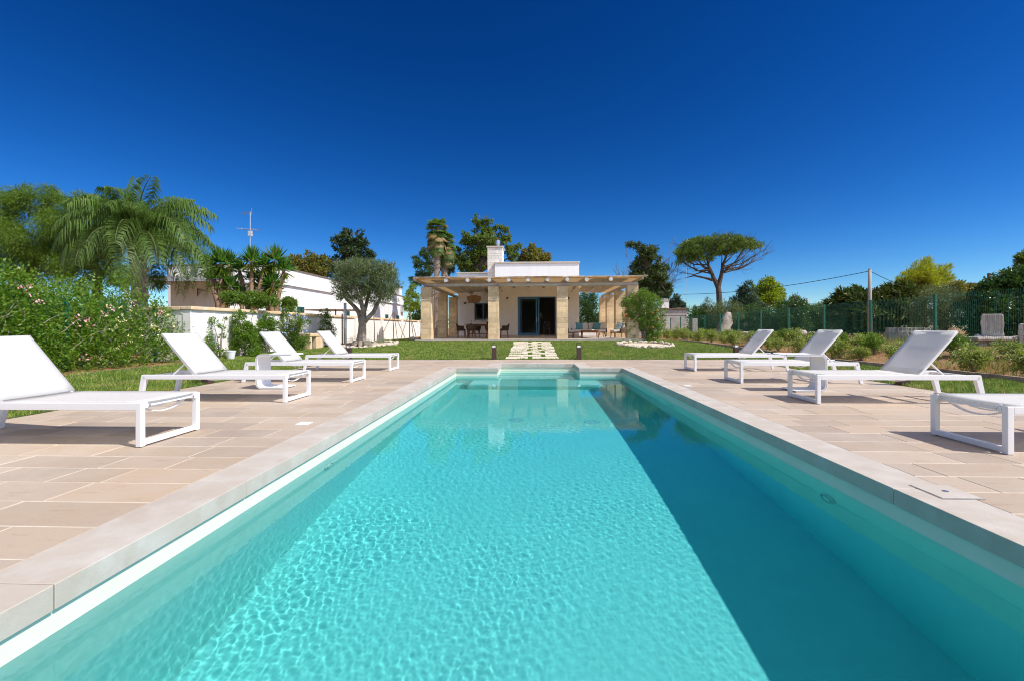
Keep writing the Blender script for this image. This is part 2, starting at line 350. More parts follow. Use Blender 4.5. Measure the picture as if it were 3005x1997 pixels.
#@@SETTING
# ------------------------------------------------------------------ ground, deck, pool
def ground():
    xs = sorted(set([-400, -250, -150, -90, -60, -45, -35, -28, -23]+[round(-19+.5*i, 3) for i in range(79)]+[24, 28, 34, 42, 55, 75, 110, 170, 260, 400]
                    + [DX0-.001, DX0+.001, DX1-.001, DX1+.001, PX0-.15, PX1+.15]))
    ys = sorted(set([-60, -30, -15, -8, -4]+[round(-2+.5*i, 3) for i in range(105)]+[54, 60, 70, 85, 110, 150, 220, 320, 500]+[DY1-.001, DY1+.001, PY0-.15, AY1+.15]))
    gx, gy = np.meshgrid(np.array(xs), np.array(ys)); z = gz(gx, gy)
    deck = (gx > DX0) & (gx < DX1) & (gy < DY1)
    z = np.where(deck, -.06, z)
    lump = (np.sin(gx*1.7+gy*.6)*np.cos(gy*1.3-gx*.4)*.018+np.sin(gx*3.1)*np.sin(gy*2.7)*.01)*np.where(deck | ((gx > -9) & (gx < 8.6) & (gy < 24)), 0, 1)
    z = z+lump
    nx, ny = len(xs), len(ys); f = []; mi = []
    for j in range(ny-1):
        for i in range(nx-1):
            cx, cy = (xs[i]+xs[i+1])/2, (ys[j]+ys[j+1])/2
            if PX0-.15 < cx < PX1+.15 and PY0-.15 < cy < AY1+.15: continue
            f.append((j*nx+i, j*nx+i+1, (j+1)*nx+i+1, (j+1)*nx+i))
            lawn = (-9.35 < cx < 8.6 and cy < 24)
            if cx > 7.9 and cy > 21.5: lawn = False
            mi.append(0 if lawn else 1)
    v = np.stack([gx, gy, z], -1).reshape(-1, 3).tolist()
    mb = MB(); mb.v = v; mb.f = f; mb.mi = mi
    tag(mb.build('ground', [TURF, SOIL], smooth=False), kind='structure')
ground()
CW = .33                                                       # coping width
ocx0, ocx1, ocy1 = PX0-CW, PX1+CW, AY1+CW
def inside_pool(x, y): return (ocx0 < x < ocx1 and y < PY1+CW) or (AX0-CW < x < AX1+CW and y < ocy1)
def deck():
    mb = MB(); g = random.Random(4); y = -3.0
    def slab(x0, x1, y0, y1):
        j = .0052; c = .003; z = g.uniform(-.0012, .0012); x0 += j; x1 -= j; y0 += j; y1 -= j
        if x1-x0 < .03 or y1-y0 < .03: return
        w = lambda: g.uniform(-.0022, .0022)
        b = [(x0+w(), y0+w(), -.02), (x1+w(), y0+w(), -.02), (x1+w(), y1+w(), -.02), (x0+w(), y1+w(), -.02)]
        t = [(b[0][0], b[0][1], z-c), (b[1][0], b[1][1], z-c), (b[2][0], b[2][1], z-c), (b[3][0], b[3][1], z-c)]
        u = [(b[0][0]+c, b[0][1]+c, z), (b[1][0]-c, b[1][1]+c, z), (b[2][0]-c, b[2][1]-c, z), (b[3][0]+c, b[3][1]-c, z)]
        fs = [(8, 9, 10, 11)]
        for i in range(4): k = (i+1) % 4; fs += [(i, k, 4+k, 4+i), (4+i, 4+k, 8+k, 8+i)]
        mb.add(b+t+u, fs)
    rows = []
    while y < DY1-.01:
        h = g.uniform(.29, .33); h = min(h, DY1-y)
        if DY1-y-h < .12: h = DY1-y
        rows.append((y, y+h)); y += h
    edge_rows = [PY1+CW, ocy1]
    ys = sorted([r[0] for r in rows]+[DY1])
    for e in edge_rows:                                        # let one row border follow the coping
        k = min(range(len(ys)), key=lambda i: abs(ys[i]-e)); ys[k] = e
    for y0, y1 in zip(ys[:-1], ys[1:]):
        m = (y0+y1)/2
        if m < PY1+CW: segs = [(DX0, ocx0), (ocx1, DX1)]
        elif m < ocy1: segs = [(DX0, AX0-CW), (AX1+CW, DX1)]
        else: segs = [(DX0, DX1)]
        for a, b in segs:
            x = a-g.uniform(0, .5)
            while x < b:
                w = g.choice([.38, .45, .5, .6, .7, .8, .95]); x2 = x+w
                if b-x2 < .22: x2 = b
                slab(max(x, a), min(x2, b), y0, y1); x = x2
    tag(mb.build('pool_deck', PAVE), kind='structure')
    b = MB(); z = -.0022
    b.add([(DX0-.02, -3, z), (ocx0, -3, z), (ocx0, DY1+.01, z), (DX0-.02, DY1+.01, z)], [(0, 1, 2, 3)])
    b.add([(ocx1, -3, z), (DX1+.02, -3, z), (DX1+.02, DY1+.01, z), (ocx1, DY1+.01, z)], [(0, 1, 2, 3)])
    b.add([(ocx0, PY1+CW-.02, z), (AX0-CW+.02, PY1+CW-.02, z), (AX0-CW+.02, DY1+.01, z), (ocx0, DY1+.01, z)], [(0, 1, 2, 3)])
    b.add([(AX1+CW-.02, PY1+CW-.02, z), (ocx1, PY1+CW-.02, z), (ocx1, DY1+.01, z), (AX1+CW-.02, DY1+.01, z)], [(0, 1, 2, 3)])
    b.add([(AX0-CW+.02, ocy1-.02, z), (AX1+CW-.02, ocy1-.02, z), (AX1+CW-.02, DY1+.01, z), (AX0-CW+.02, DY1+.01, z)], [(0, 1, 2, 3)])
    b.box(DX0-.02, DX0, -3, DY1+.01, -.08, -.006); b.box(DX1, DX1+.02, -3, DY1+.01, -.08, -.006); b.box(DX0, DX1, DY1, DY1+.02, -.08, -.006)
    tag(b.build('deck_grout', GROUT), kind='structure')
deck()
def coping():
    mb = MB(); T = .10; j = .002
    def run(poly): mb.prism(poly, 'z', -T, .003)
    n = 10
    ys = [PY0+(PY1-PY0)*i/n for i in range(n+1)]
    for a, b in zip(ys[:-1], ys[1:]):
        last = abs(b-PY1) < .01
        e = CW if last else 0
        run([(ocx0, a+j), (PX0, a+j), (PX0, b-j), (ocx0, b-j+e)] if last else [(ocx0, a+j), (PX0, a+j), (PX0, b-j), (ocx0, b-j)])
        run([(PX1, a+j), (ocx1, a+j), (ocx1, b-j+e), (PX1, b-j)] if last else [(PX1, a+j), (ocx1, a+j), (ocx1, b-j), (PX1, b-j)])
    run([(PX0, PY1+j), (AX0-j, PY1+j), (AX0-CW, PY1+CW), (ocx0+.004, PY1+CW)]); run([(AX1+j, PY1+j), (PX1, PY1+j), (ocx1-.004, PY1+CW), (AX1+CW, PY1+CW)])
    run([(AX0, PY1), (AX0, AY1-j), (AX0-CW, AY1+CW-j), (AX0-CW, PY1+CW+j)]); run([(AX1, PY1), (AX1+CW, PY1+CW+j), (AX1+CW, AY1+CW-j), (AX1, AY1-j)])
    xs = [AX0+(AX1-AX0)*i/2 for i in range(3)]
    run([(AX0, AY1+j), (xs[1]-j, AY1+j), (xs[1]-j, ocy1), (AX0-CW+.004, ocy1)]); run([(xs[1]+j, AY1+j), (AX1, AY1+j), (AX1+CW-.004, ocy1), (xs[1]+j, ocy1)])
    tag(mb.build('pool_coping', COPING, bevel=.004), kind='structure')
coping()
def pool():
    o = .02; x0, x1, y0, y1, ax0, ax1, ay = PX0-o, PX1+o, PY0-o, PY1+o, AX0-o, AX1+o, AY1+o
    ol = [(x0, y0), (x1, y0), (x1, y1), (ax1, y1), (ax1, ay), (ax0, ay), (ax0, y1), (x0, y1)]
    mb = MB(); n = len(ol); zt = -.098
    v = [(x, y, zt) for x, y in ol]+[(x, y, ZF) for x, y in ol]
    mb.add(v, [(i, n+i, n+(i+1) % n, (i+1) % n) for i in range(n)])
    mb.add([(x, y, ZF) for x, y in ((x0, y0), (x1, y0), (x1, y1), (x0, y1))], [(0, 1, 2, 3)])
    mb.add([(x, y, ZF) for x, y in ((ax0, y1), (ax1, y1), (ax1, ay), (ax0, ay))], [(0, 1, 2, 3)])
    s = tag(mb.build('pool_basin', LINER), kind='structure')
    st = MB(); k = 4; d = (ay-y1)/k
    for i in range(k): st.box(ax0+.001, ax1-.001, ay-(i+1)*d, ay-i*d-(0 if i == 0 else .0), ZF, -.34-.19*i)
    st.box(-1.45, 1.75, 10.25, y1-.001, ZF, -.98)
    t = tag(st.build('pool_steps', LINER, bevel=.012), kind='structure')
    for q in (s, t): q.cycles.is_caustics_receiver = True
pool()
def water():
    e = .024; dx = .0075
    x0, x1, y0, y1 = PX0-e, PX1+e, PY0-e, AY1+e
    nx = int((x1-x0)/dx); ny = int((y1-y0)/dx)
    gx, gy = np.meshgrid(np.linspace(x0, x1, nx+1), np.linspace(y0, y1, ny+1)); z = np.zeros_like(gx); g = np.random.default_rng(8)
    amp = .62+.55*smooth((1.0-gx)/2.6)*smooth((8.5-gy)/5); amp *= (.5+.5*smooth((10.5-gy)/5))
    big = np.zeros_like(gx)
    for i in range(7): a = g.uniform(0, 6.28); k = 2*math.pi/g.uniform(.8, 3.0); big += np.sin(k*(gx*math.cos(a)+gy*math.sin(a))+g.uniform(0, 6.28))
    for i in range(130):
        lam = .022*2.0**g.uniform(0, 2.5); a = g.normal(.75, .75); k = 2*math.pi/lam; wob = g.uniform(.3, 1.2)*np.sin(gx*g.uniform(.4, 2)+gy*g.uniform(.4, 2)+g.uniform(0, 6))
        z += lam**1.45*g.uniform(.4, 1)*np.sin(k*(gx*math.cos(a)+gy*math.sin(a))+g.uniform(0, 6.28)+wob*3)
    q = np.gradient(z, axis=0)/dx; q2 = np.gradient(q, axis=0)/dx; z *= RIP/np.sqrt(np.mean(q2[4:-4, 4:-4]**2))
    z *= amp*np.clip(.9+.12*big, .45, 1.4)
    v = np.stack([gx, gy, z+ZW], -1).reshape(-1, 3)
    i = np.arange(ny)[:, None]*(nx+1)+np.arange(nx)[None]
    cy = (gy[:-1, :-1]+gy[1:, 1:])/2; cx = (gx[:-1, :-1]+gx[1:, 1:])/2
    keep = (cy < PY1+e) | ((cx > AX0-e) & (cx < AX1+e))
    f = np.stack([i, i+1, i+nx+2, i+nx+1], -1)[keep]
    me = bpy.data.meshes.new('water'); me.vertices.add(len(v)); me.vertices.foreach_set('co', v.astype(np.float32).ravel())
    me.loops.add(4*len(f)); me.loops.foreach_set('vertex_index', f.astype(np.int32).ravel())
    me.polygons.add(len(f)); me.polygons.foreach_set('loop_start', np.arange(0, 4*len(f), 4, dtype=np.int32)); me.polygons.foreach_set('loop_total', np.full(len(f), 4, np.int32))
    me.polygons.foreach_set('use_smooth', np.ones(len(f), bool)); me.update(calc_edges=True); me.validate()
    w = bpy.data.objects.new('water', me); COL.objects.link(w); tag(w, kind='structure')
    m, nt, o = newmat('water_surface'); gl = nt.nodes.new('ShaderNodeBsdfGlass'); gl.inputs['Roughness'].default_value = 0; gl.inputs['IOR'].default_value = 1.33
    gl.inputs[0].default_value = (*WTINT, 1); nt.links.new(gl.outputs[0], o.inputs[0]); me.materials.append(m); w.cycles.is_caustics_caster = True
    m, nt, o = newmat('water_depth_colour'); va = nt.nodes.new('ShaderNodeVolumeAbsorption'); va.inputs[0].default_value = (*WVOL, 1); va.inputs[1].default_value = WDEN
    nt.links.new(va.outputs[0], o.inputs['Volume'])
    b = MB(); q = .03; ol = [(PX0-q, PY0-q), (PX1+q, PY0-q), (PX1+q, PY1+q), (AX1+q, PY1+q), (AX1+q, AY1+q), (AX0-q, AY1+q), (AX0-q, PY1+q), (PX0-q, PY1+q)]
    b.prism(ol, 'z', ZF-.03, ZW+.012); tag(b.build('water_body', m), kind='structure')
RIP = .34; WTINT = (.76, .955, 1.0); WVOL = (.0, .92, .985); WDEN = .70
water()
# small things let into the deck and the pool
def disc(name, label, cat, c, r, mt, group=None, h=.006, ring=None):
    e = empty(name, label, cat, c, group)
    a = MB().lathe([(r, 0), (r, h*.6), (r*.92, h)], n=20).build('rim', ring or mt, e, smooth=False)
    b = MB().lathe([(r*.8, h), (r*.78, h*1.6), (r*.3, h*1.9)], n=20).build('cover', mt, e)
    a.cycles.is_caustics_receiver = b.cycles.is_caustics_receiver = True
    return e
MAIND = M('drain_grey', (.52, .58, .55), rough=.5)
disc('floor_inlet', 'round inlet on the pool floor, left of the pair', 'pool inlet', (-.25, 7.3, ZF), .13, MAIND)
disc('floor_inlet', 'round inlet on the pool floor, right of the pair', 'pool inlet', (.95, 7.2, ZF), .13, MAIND)
for x, y, z, lab, sx in ((PX1+.019, 3.55, -.52, 'round ring nozzle low on the shaded right pool wall, nearest the camera', -1), (PX1+.019, 7.4, -.52, 'round ring nozzle on the right pool wall near the far end', -1), (PX0-.019, 4.15, -.45, 'round nozzle on the sunlit left pool wall', 1)):
    e = empty('wall_nozzle', lab, 'pool nozzle', (x, y, z)); mb = MB(); pts = [(0.012*sx, .075*math.cos(t*math.pi/10), .075*math.sin(t*math.pi/10)) for t in range(21)]
    mb.tube(pts, .008, 6).build('ring', MAIND, e, smooth=True).cycles.is_caustics_receiver = True; MB().tube([(0, 0, 0), (.02*sx, 0, 0)], .04, 12).build('nozzle_face', LINER, e).cycles.is_caustics_receiver = True
def lid(x, y, w, lab, big=False):
    e = empty('deck_lid', lab, 'deck lid', (x, y, .0035), 'white deck lids')
    MB().box(-w/2, w/2, -w/2, w/2, -.003, .0015).build('cover', WHITE, e)
    MB().box(-w/2+.012, w/2-.012, -w/2+.012, w/2-.012, .0015, .003).build('panel', OPAL, e)
p = atY(893, 1241, 4.8)
def onz(px, py): d = ray(px, py); t = -1/d[2]; return d[0]*t, d[1]*t
x, y = onz(893, 1241); lid(x, y, .13, 'small white square lid in the paving near the nearest left lounger')
x, y = onz(2018, 1131); lid(x, y, .13, 'small white square lid in the paving on the right side, by the second farthest lounger')
for px, lab in ((1319, 'small dark vent plate in the coping at the far left pool corner'), (1848, 'small dark vent plate in the coping at the far right pool corner')):
    x, y = onz(px, 1080); e = empty('vent_plate', lab, 'vent plate', (x, y, .004)); MB().box(-.04, .04, -.03, .03, 0, .002).build('plate', GREYP, e)
def hatch():
    e = empty('skimmer_hatch', 'square stone skimmer hatch with a small metal pull, set in the right coping', 'hatch', (2.49, 2.85, .004))
    MB().box(-.112, .112, -.112, .112, 0, .004).build('lid', COPING, e)
    g = MB()
    for a, b, c, d in ((-.12, .12, -.12, -.113), (-.12, .12, .113, .12), (-.12, -.113, -.113, .113), (.113, .12, -.113, .113)): g.box(a, b, c, d, 0, .0015)
    g.build('gap', GREYP, e)
    MB().lathe([(.016, .004), (.016, .007), (.010, .008)], n=14).build('pull', STEEL, e)
hatch()
# ------------------------------------------------------------------ grass
def grass():
    g = np.random.default_rng(21); pts = []
    def area(x0, x1, y0, y1, dens):
        n = int((x1-x0)*(y1-y0)*dens); pts.append(np.stack([g.uniform(x0, x1, n), g.uniform(y0, y1, n)], 1))
    area(-9.5, DX0-.01, 3.6, 8, 3600); area(-9.5, DX0-.01, 8, 14.3, 2300); area(-9.6, 8.3, DY1+.01, 17.5, 1900); area(-9.6, 8.0, 17.5, 22.3, 1300)
    area(-9.6, -5.8, 22.3, 31, 500); area(DX1+.01, 8.72, 3.5, 9.5, 2600); area(DX1+.01, 8.5, 9.5, 14.3, 1900); area(5.5, 8, 22.3, 27, 500)
    P = np.concatenate(pts); x, y = P[:, 0], P[:, 1]
    ky = (y-14.42) % ((21.75-14.40)/11); kr = ((y-14.42)//((21.75-14.40)/11)).astype(int) % 2; cutx = np.where(kr == 0, -.03, .36)
    onst = (ky > .04) & (ky < (21.75-14.40)/11-.12) & (np.abs(x-cutx) > .08)
    keep = ~((x > -.86) & (x < .92) & (y > 14.40) & (y < 21.8) & onst)
    patch = np.sin(x*1.9+1)*np.cos(y*1.3)+np.sin(x*.7-y*.9)
    keep &= (g.random(len(x)) < np.clip(1.0-.25*(patch > 1.1), 0, 1))
    keep &= ~((((x-4.85)/1.05)**2+((y-19.6)/1.3)**2 < 1) | (((x+7.55)/1.3)**2+((y-20.2)/1.7)**2 < 1))
    keep &= ~((x < -8.9) & (y < 12.5) & (g.random(len(x)) < .8))
    P = P[keep]; x, y = P[:, 0], P[:, 1]; n = len(x)
    # a few tufts between the stepping stones
    z = gz(x, y); far = np.clip((y-4)/18, 0, 1)
    pt = np.sin(x*5.1+np.sin(y*3.3)*1.5)*np.cos(y*4.3+np.sin(x*2.7)*1.7)+.6*np.sin(x*11.3+y*7.1)*np.cos(y*12.7-x*5.)
    h = g.uniform(.028, .07, n)*(1+.42*pt)*(1-.05*far); w = (.005+.011*far)*g.uniform(.7, 1.3, n); a = g.uniform(0, 2*math.pi, n); ln = g.uniform(.1, .7, n)*h*1.3; b = g.uniform(0, 2*math.pi, n)
    inp = (x > -.86) & (x < .92) & (y > 14.40) & (y < 21.8); h = np.where(inp, h*.85+.008, h)
    C = np.stack([x, y, z-.004], 1); side = np.stack([np.cos(a), np.sin(a), 0*a], 1)*w[:, None]/2; lean = np.stack([np.cos(b)*ln, np.sin(b)*ln, h], 1)
    V = np.stack([C-side, C+side, C+lean*.62+side*.7, C+lean], 1).reshape(-1, 3)
    o = quads('grass', V, 4, [GRASS]); tag(o, 'mown green lawn grass around the paved pool deck', 'grass', kind='stuff')
def grassmat():
    m, nt, o = newmat('lawn_grass'); g = nt.nodes.new('ShaderNodeNewGeometry'); k = 2.05
    q = lambda *c: tuple(k*v for v in c)
    a = mix_rgb(nt, g.outputs['Random Per Island'], q(.060, .118, .012), q(.150, .215, .030))
    b = mix_rgb(nt, rampf(nt, noise(nt, 7, 4), .42, .62), a, q(.050, .095, .012)); b = mix_rgb(nt, rampf(nt, noise(nt, 3.1, 4), .5, .68), b, q(.175, .225, .035)); b = mix_rgb(nt, rampf(nt, noise(nt, .9, 4), .56, .74), b, q(.20, .19, .055))
    r = rampf(nt, g.outputs['Random Per Island'], .86, .9); b = mix_rgb(nt, r, b, q(.30, .25, .10))
    p = nt.nodes.new('ShaderNodeBsdfPrincipled'); p.inputs['Roughness'].default_value = .5; p.inputs['Specular IOR Level'].default_value = .3; t = nt.nodes.new('ShaderNodeBsdfTranslucent'); mx = nt.nodes.new('ShaderNodeMixShader'); mx.inputs[0].default_value = .35
    nt.links.new(b, p.inputs['Base Color']); nt.links.new(b, t.inputs[0]); nt.links.new(p.outputs[0], mx.inputs[1]); nt.links.new(t.outputs[0], mx.inputs[2]); nt.links.new(mx.outputs[0], o.inputs[0]); return m
GRASS = grassmat()
grass()
# ------------------------------------------------------------------ sun loungers
def lounger():
    e = bpy.data.objects.new('sun_lounger', None); COL.objects.link(e); tag(e, None, 'sun lounger', 'white sun loungers along the pool')
    hw = .345; L = 2.03; zt = .372; t = .048; h = .062; hx = -1.29; bt = (-1.765, .925)
    fr = MB()
    for s in (-1, 1): fr.box(-L+.02, -t, s*hw-(t if s > 0 else 0), s*hw+(0 if s > 0 else t), zt-h, zt)
    fr.box(-L+.05, -L+.09, -hw+t, hw-t, zt-.05, zt-.01); fr.box(hx-.06, hx-.02, -hw+t, hw-t, zt-.055, zt-.02); fr.box(-.06, -.03, -hw+t, hw-t, zt-.045, zt-.012)
    fr.build('frame', WHITE, e, bevel=.004)
    for s in (-1, 1):
        y0, y1 = (hw-t, hw) if s > 0 else (-hw, -hw+t)
        MB().box(-t, 0, y0, y1, 0.0, zt).build('leg', WHITE, e, bevel=.004)
        MB().prism([(-L-.075, 0), (-L-.022, 0), (-L+.062, zt-h), (-L+.02, zt), (-L-.0, zt)], 'y', y0, y1).build('leg', WHITE, e, bevel=.004)
    MB().box(-t+.002, -.002, -hw+t, hw-t, .008, .052).build('floor_bar', WHITE, e, bevel=.004)
    # sling seat and backrest
    def sheet(x0, z0, x1, z1, sag, nx=8, ny=8, th=.009):
        mb = MB(); w = hw-t+.03; d = Vector((x1-x0, 0, z1-z0)); nn = Vector((-d.z, 0, d.x)).normalized()
        if nn.z < 0: nn = -nn
        for k in (0, 1):
            for i in range(nx+1):
                for j in range(ny+1):
                    u, v = i/nx, j/ny; q = sag*(1-(2*v-1)**2)*(.35+.65*math.sin(math.pi*min(max(u, .0), 1)))
                    p = Vector((x0, 0, z0))+d*u-nn*(q+k*th); mb.v.append((p.x, -w+2*w*v, p.z))
        o = (nx+1)*(ny+1)
        for i in range(nx):
            for j in range(ny):
                a = i*(ny+1)+j; mb.f.append((a, a+ny+1, a+ny+2, a+1)); mb.f.append((o+a, o+a+1, o+a+ny+2, o+a+ny+1))
        for i in range(nx):
            a = i*(ny+1); mb.f.append((a, o+a, o+a+ny+1, a+ny+1)); a += ny; mb.f.append((a, a+ny+1, o+a+ny+1, o+a))
        for j in range(ny): a = j; mb.f.append((a, a+1, o+a+1, o+a)); a = nx*(ny+1)+j; mb.f.append((a, o+a, o+a+1, a+1))
        mb.mi = [0]*len(mb.f); return mb
    sheet(-.012, zt+.010, hx, zt+.008, .018).build('seat_sling', SLING, e, smooth=True)
    br = empty2 = bpy.data.objects.new('backrest', None); COL.objects.link(br); br.parent = e
    bf = MB()
    for s in (-1, 1): bf.bar((hx, s*(hw-t+.008), zt-.012), (bt[0], s*(hw-t+.008), bt[1]), .030, .034, up=(1, 0, 0))
    bf.bar((bt[0]+.012, -hw+t, bt[1]-.014), (bt[0]+.012, hw-t, bt[1]-.014), .026, .026)
    bf.bar((hx-.30, -hw+t, zt+.315), (hx-.30, hw-t, zt+.315), .02, .02)
    bf.build('backrest_frame', WHITE, br, bevel=.003)
    sheet(hx+.01, zt+.02, bt[0]+.014, bt[1]+.012, .022).build('backrest_sling', SLING, br, smooth=True)
    for s in (-1, 1):
        MB().bar((hx-.155, s*(hw-t-.02), zt+.165), (-1.655, s*(hw-t-.02), zt-.03), .022, .016).build('strut', WHITE, e, bevel=.002)
    for x, sg, z0 in ((-.085, .095, zt-.02), (-.17, .06, zt-.02), (hx+.1, .06, zt-.045)):
        pts = [(x, -hw+t+(2*hw-2*t)*i/12, z0-sg*(1-((i-6)/6)**2)) for i in range(13)]; b = MB()
        for p, q in zip(pts[:-1], pts[1:]): b.bar(p, q, .03, .010)
        b.build('curved_brace', WHITE, e, bevel=0)
    for s in (-1, 1):
        MB().lathe([(.009, 0), (.008, .005)], n=10).build('bolt', STEEL, e).matrix_local = Matrix.Translation((.0005, s*(hw-.09), zt-.03))@Matrix.Rotation(math.pi/2, 4, 'Y')
        MB().box(-.035, .0, s*(hw-t-.016)-.014, s*(hw-t-.016)+.014, zt-.05, zt+.008).build('corner_clip', WHITE, e, bevel=.004)
    MB().box(-1.67, -1.60, -hw+t, hw-t, zt-.055, zt-.02).build('strut_rail', WHITE, e, bevel=.003)
    return e
lp = lounger()
LN = [(3.71, 'nearest lounger on the left, cut off by the picture edge, its back leaning left'), (6.01, 'white lounger second from the camera on the left, a side table just behind it'), (8.26, 'white lounger third from the camera on the left, behind the side table'), (10.51, 'farthest white lounger on the left, in front of the olive tree')]
RN = [(3.69, 'nearest lounger on the right, only its foot end inside the picture'), (6.04, 'white lounger second from the camera on the right, in front of the side table'), (8.20, 'white lounger third from the camera on the right, behind the side table'), (10.46, 'farthest white lounger on the right, near the pomegranate tree')]
first = True
for x, rz, lst in ((-3.30, 0, LN), (3.70, math.pi, RN)):
    for y, lab in lst:
        if first: lp.location = (x, y+.345, .004); lp['label'] = lab; first = False
        else: dup(lp, (x+random.uniform(-.015, .015), y+.345, .004), rz+R(random.uniform(-.3, .3)), lab)
def sidetable():
    e = bpy.data.objects.new('side_table', None); COL.objects.link(e); tag(e, None, 'side table', 'white C-shaped side tables')
    def strip(pts, th):
        L = []; Rr = []
        for i, p in enumerate(pts):
            a = Vector(pts[max(i-1, 0)]); b = Vector(pts[min(i+1, len(pts)-1)]); d = (b-a).normalized(); n = Vector((-d.y, d.x)); p = Vector(p)
            L.append(p+n*th/2); Rr.append(p-n*th/2)
        return [tuple(q) for q in L+Rr[::-1]]
    def arc(cx, cz, r, a0, a1, n=7): return [(cx+r*math.cos(R(a0+(a1-a0)*i/n)), cz+r*math.sin(R(a0+(a1-a0)*i/n))) for i in range(n+1)]
    H = .565; D = .20
    def flange(pts, name):
        mb = MB(); P = strip(pts, .010); n = len(pts)
        for i in range(n-1):
            mb.prism([P[i], P[i+1], P[2*n-2-i], P[2*n-1-i]], 'y', -D, D)
        for s in (-1, 1):
            Q = strip(pts, .030)
            for i in range(n-1): mb.prism([Q[i], Q[i+1], Q[2*n-2-i], Q[2*n-1-i]], 'y', s*D-(.016 if s > 0 else 0), s*D+(0 if s > 0 else .016))
        mb.build(name, WHITE, e)
    flange([(.60, H-.002), (.3, H-.004)]+arc(.09, H-.09, .085, 90, 180), 'top')
    flange([(.005, H-.09), (.005, .10)], 'upright')
    flange(arc(.095, .105, .09, 180, 270)+[(.46, .015)], 'base')
    for s in (-1, 1): MB().box(.43, .45, s*.17-.015, s*.17+.015, 0, .006).build('foot', WHITE, e)
    return e
st = sidetable(); st.location = (-4.56, 7.55, .004); st['label'] = 'white C-shaped side table between two left loungers, opening towards the pool'
dup(st, (4.50, 7.33, .004), math.pi, 'white C-shaped side table between two right loungers, opening towards the pool')
def bollard():
    e = bpy.data.objects.new('bollard_lamp', None); COL.objects.link(e); tag(e, None, 'bollard lamp', 'brown bollard lamps round the deck')
    w = .07
    MB().box(-w, w, -w, w, 0, .37).build('post', DARKM, e, bevel=.003)
    MB().box(-w+.012, w-.012, -w+.012, w-.012, .37, .425).build('diffuser', OPAL, e, bevel=.004)
    mb = MB()
    for sx in (-1, 1):
        for sy in (-1, 1): mb.box(sx*(w-.006)-.006, sx*(w-.006)+.006, sy*(w-.006)-.006, sy*(w-.006)+.006, .37, .50)
    mb.box(-w, w, -w, w, .50, .515); mb.build('head_frame', DARKM, e)
    MB().box(-w-.01, w+.01, -w-.01, w+.01, 0, .006).build('foot_plate', DARKM, e)
    return e
bl = bollard(); BL = [((-1.18, 14.42), 'brown bollard lamp on the lawn edge, left of the stepping stone path'), ((1.50, 14.42), 'brown bollard lamp on the lawn edge, right of the stepping stone path'),
 ((-5.86, 14.42), 'brown bollard lamp behind the farthest left lounger, at the deck corner'), ((6.36, 14.44), 'brown bollard lamp behind the farthest right lounger, at the deck corner'),
 ((-5.95, 8.12), 'brown bollard lamp seen low behind the second left lounger'), ((6.36, 8.08), 'brown bollard lamp behind the backrest of the second right lounger')]
for i, ((x, y), lab) in enumerate(BL):
    z = max(0, float(gz(x, y)))
    if i == 0: bl.location = (x, y, z); bl['label'] = lab
    else: dup(bl, (x, y, z), 0, lab)
# stepping stones
g = random.Random(3); ny = 11; y = 14.40; rows = ['first', 'second', 'third', 'fourth', 'fifth', 'sixth', 'seventh', 'eighth', 'ninth', 'tenth', 'eleventh']
dy = (21.75-14.40)/ny
for i in range(ny):
    xa, xb = -.80+g.uniform(-.05, .03), .86+g.uniform(-.03, .06); cut = (-.03 if i % 2 == 0 else .36)+g.uniform(-.06, .06)-.0*i
    for (a, b, side) in ((xa, cut-.07, 'left'), (cut+.07, xb, 'right')):
        mb = MB(); yy = 14.42+dy*i; hh = dy-.13; n = 6
        z0 = float(gz(0, yy+.15)); z1 = float(gz(0, yy+hh)); pl = []
        for k in range(n+1): pl.append((a+(b-a)*k/n, yy+.05+g.uniform(-.018, .018)))
        for k in range(n+1): pl.append((b-(b-a)*k/n, yy+hh+g.uniform(-.018, .018)))
        vs = [(px_, py_, float(gz(0, py_))-.03) for px_, py_ in pl]+[(px_, py_, float(gz(0, py_))+.024) for px_, py_ in pl]; m_ = len(pl)
        mb.add(vs, [tuple(range(m_, 2*m_)), tuple(range(m_))[::-1]]+[(q, (q+1) % m_, m_+(q+1) % m_, m_+q) for q in range(m_)])
        tag(mb.build('stepping_stone', SLABST, bevel=.012), f'pale stepping stone, {side} piece of the {rows[i]} row counted from the pool deck', 'stepping stone', 'stepping stones across the lawn')
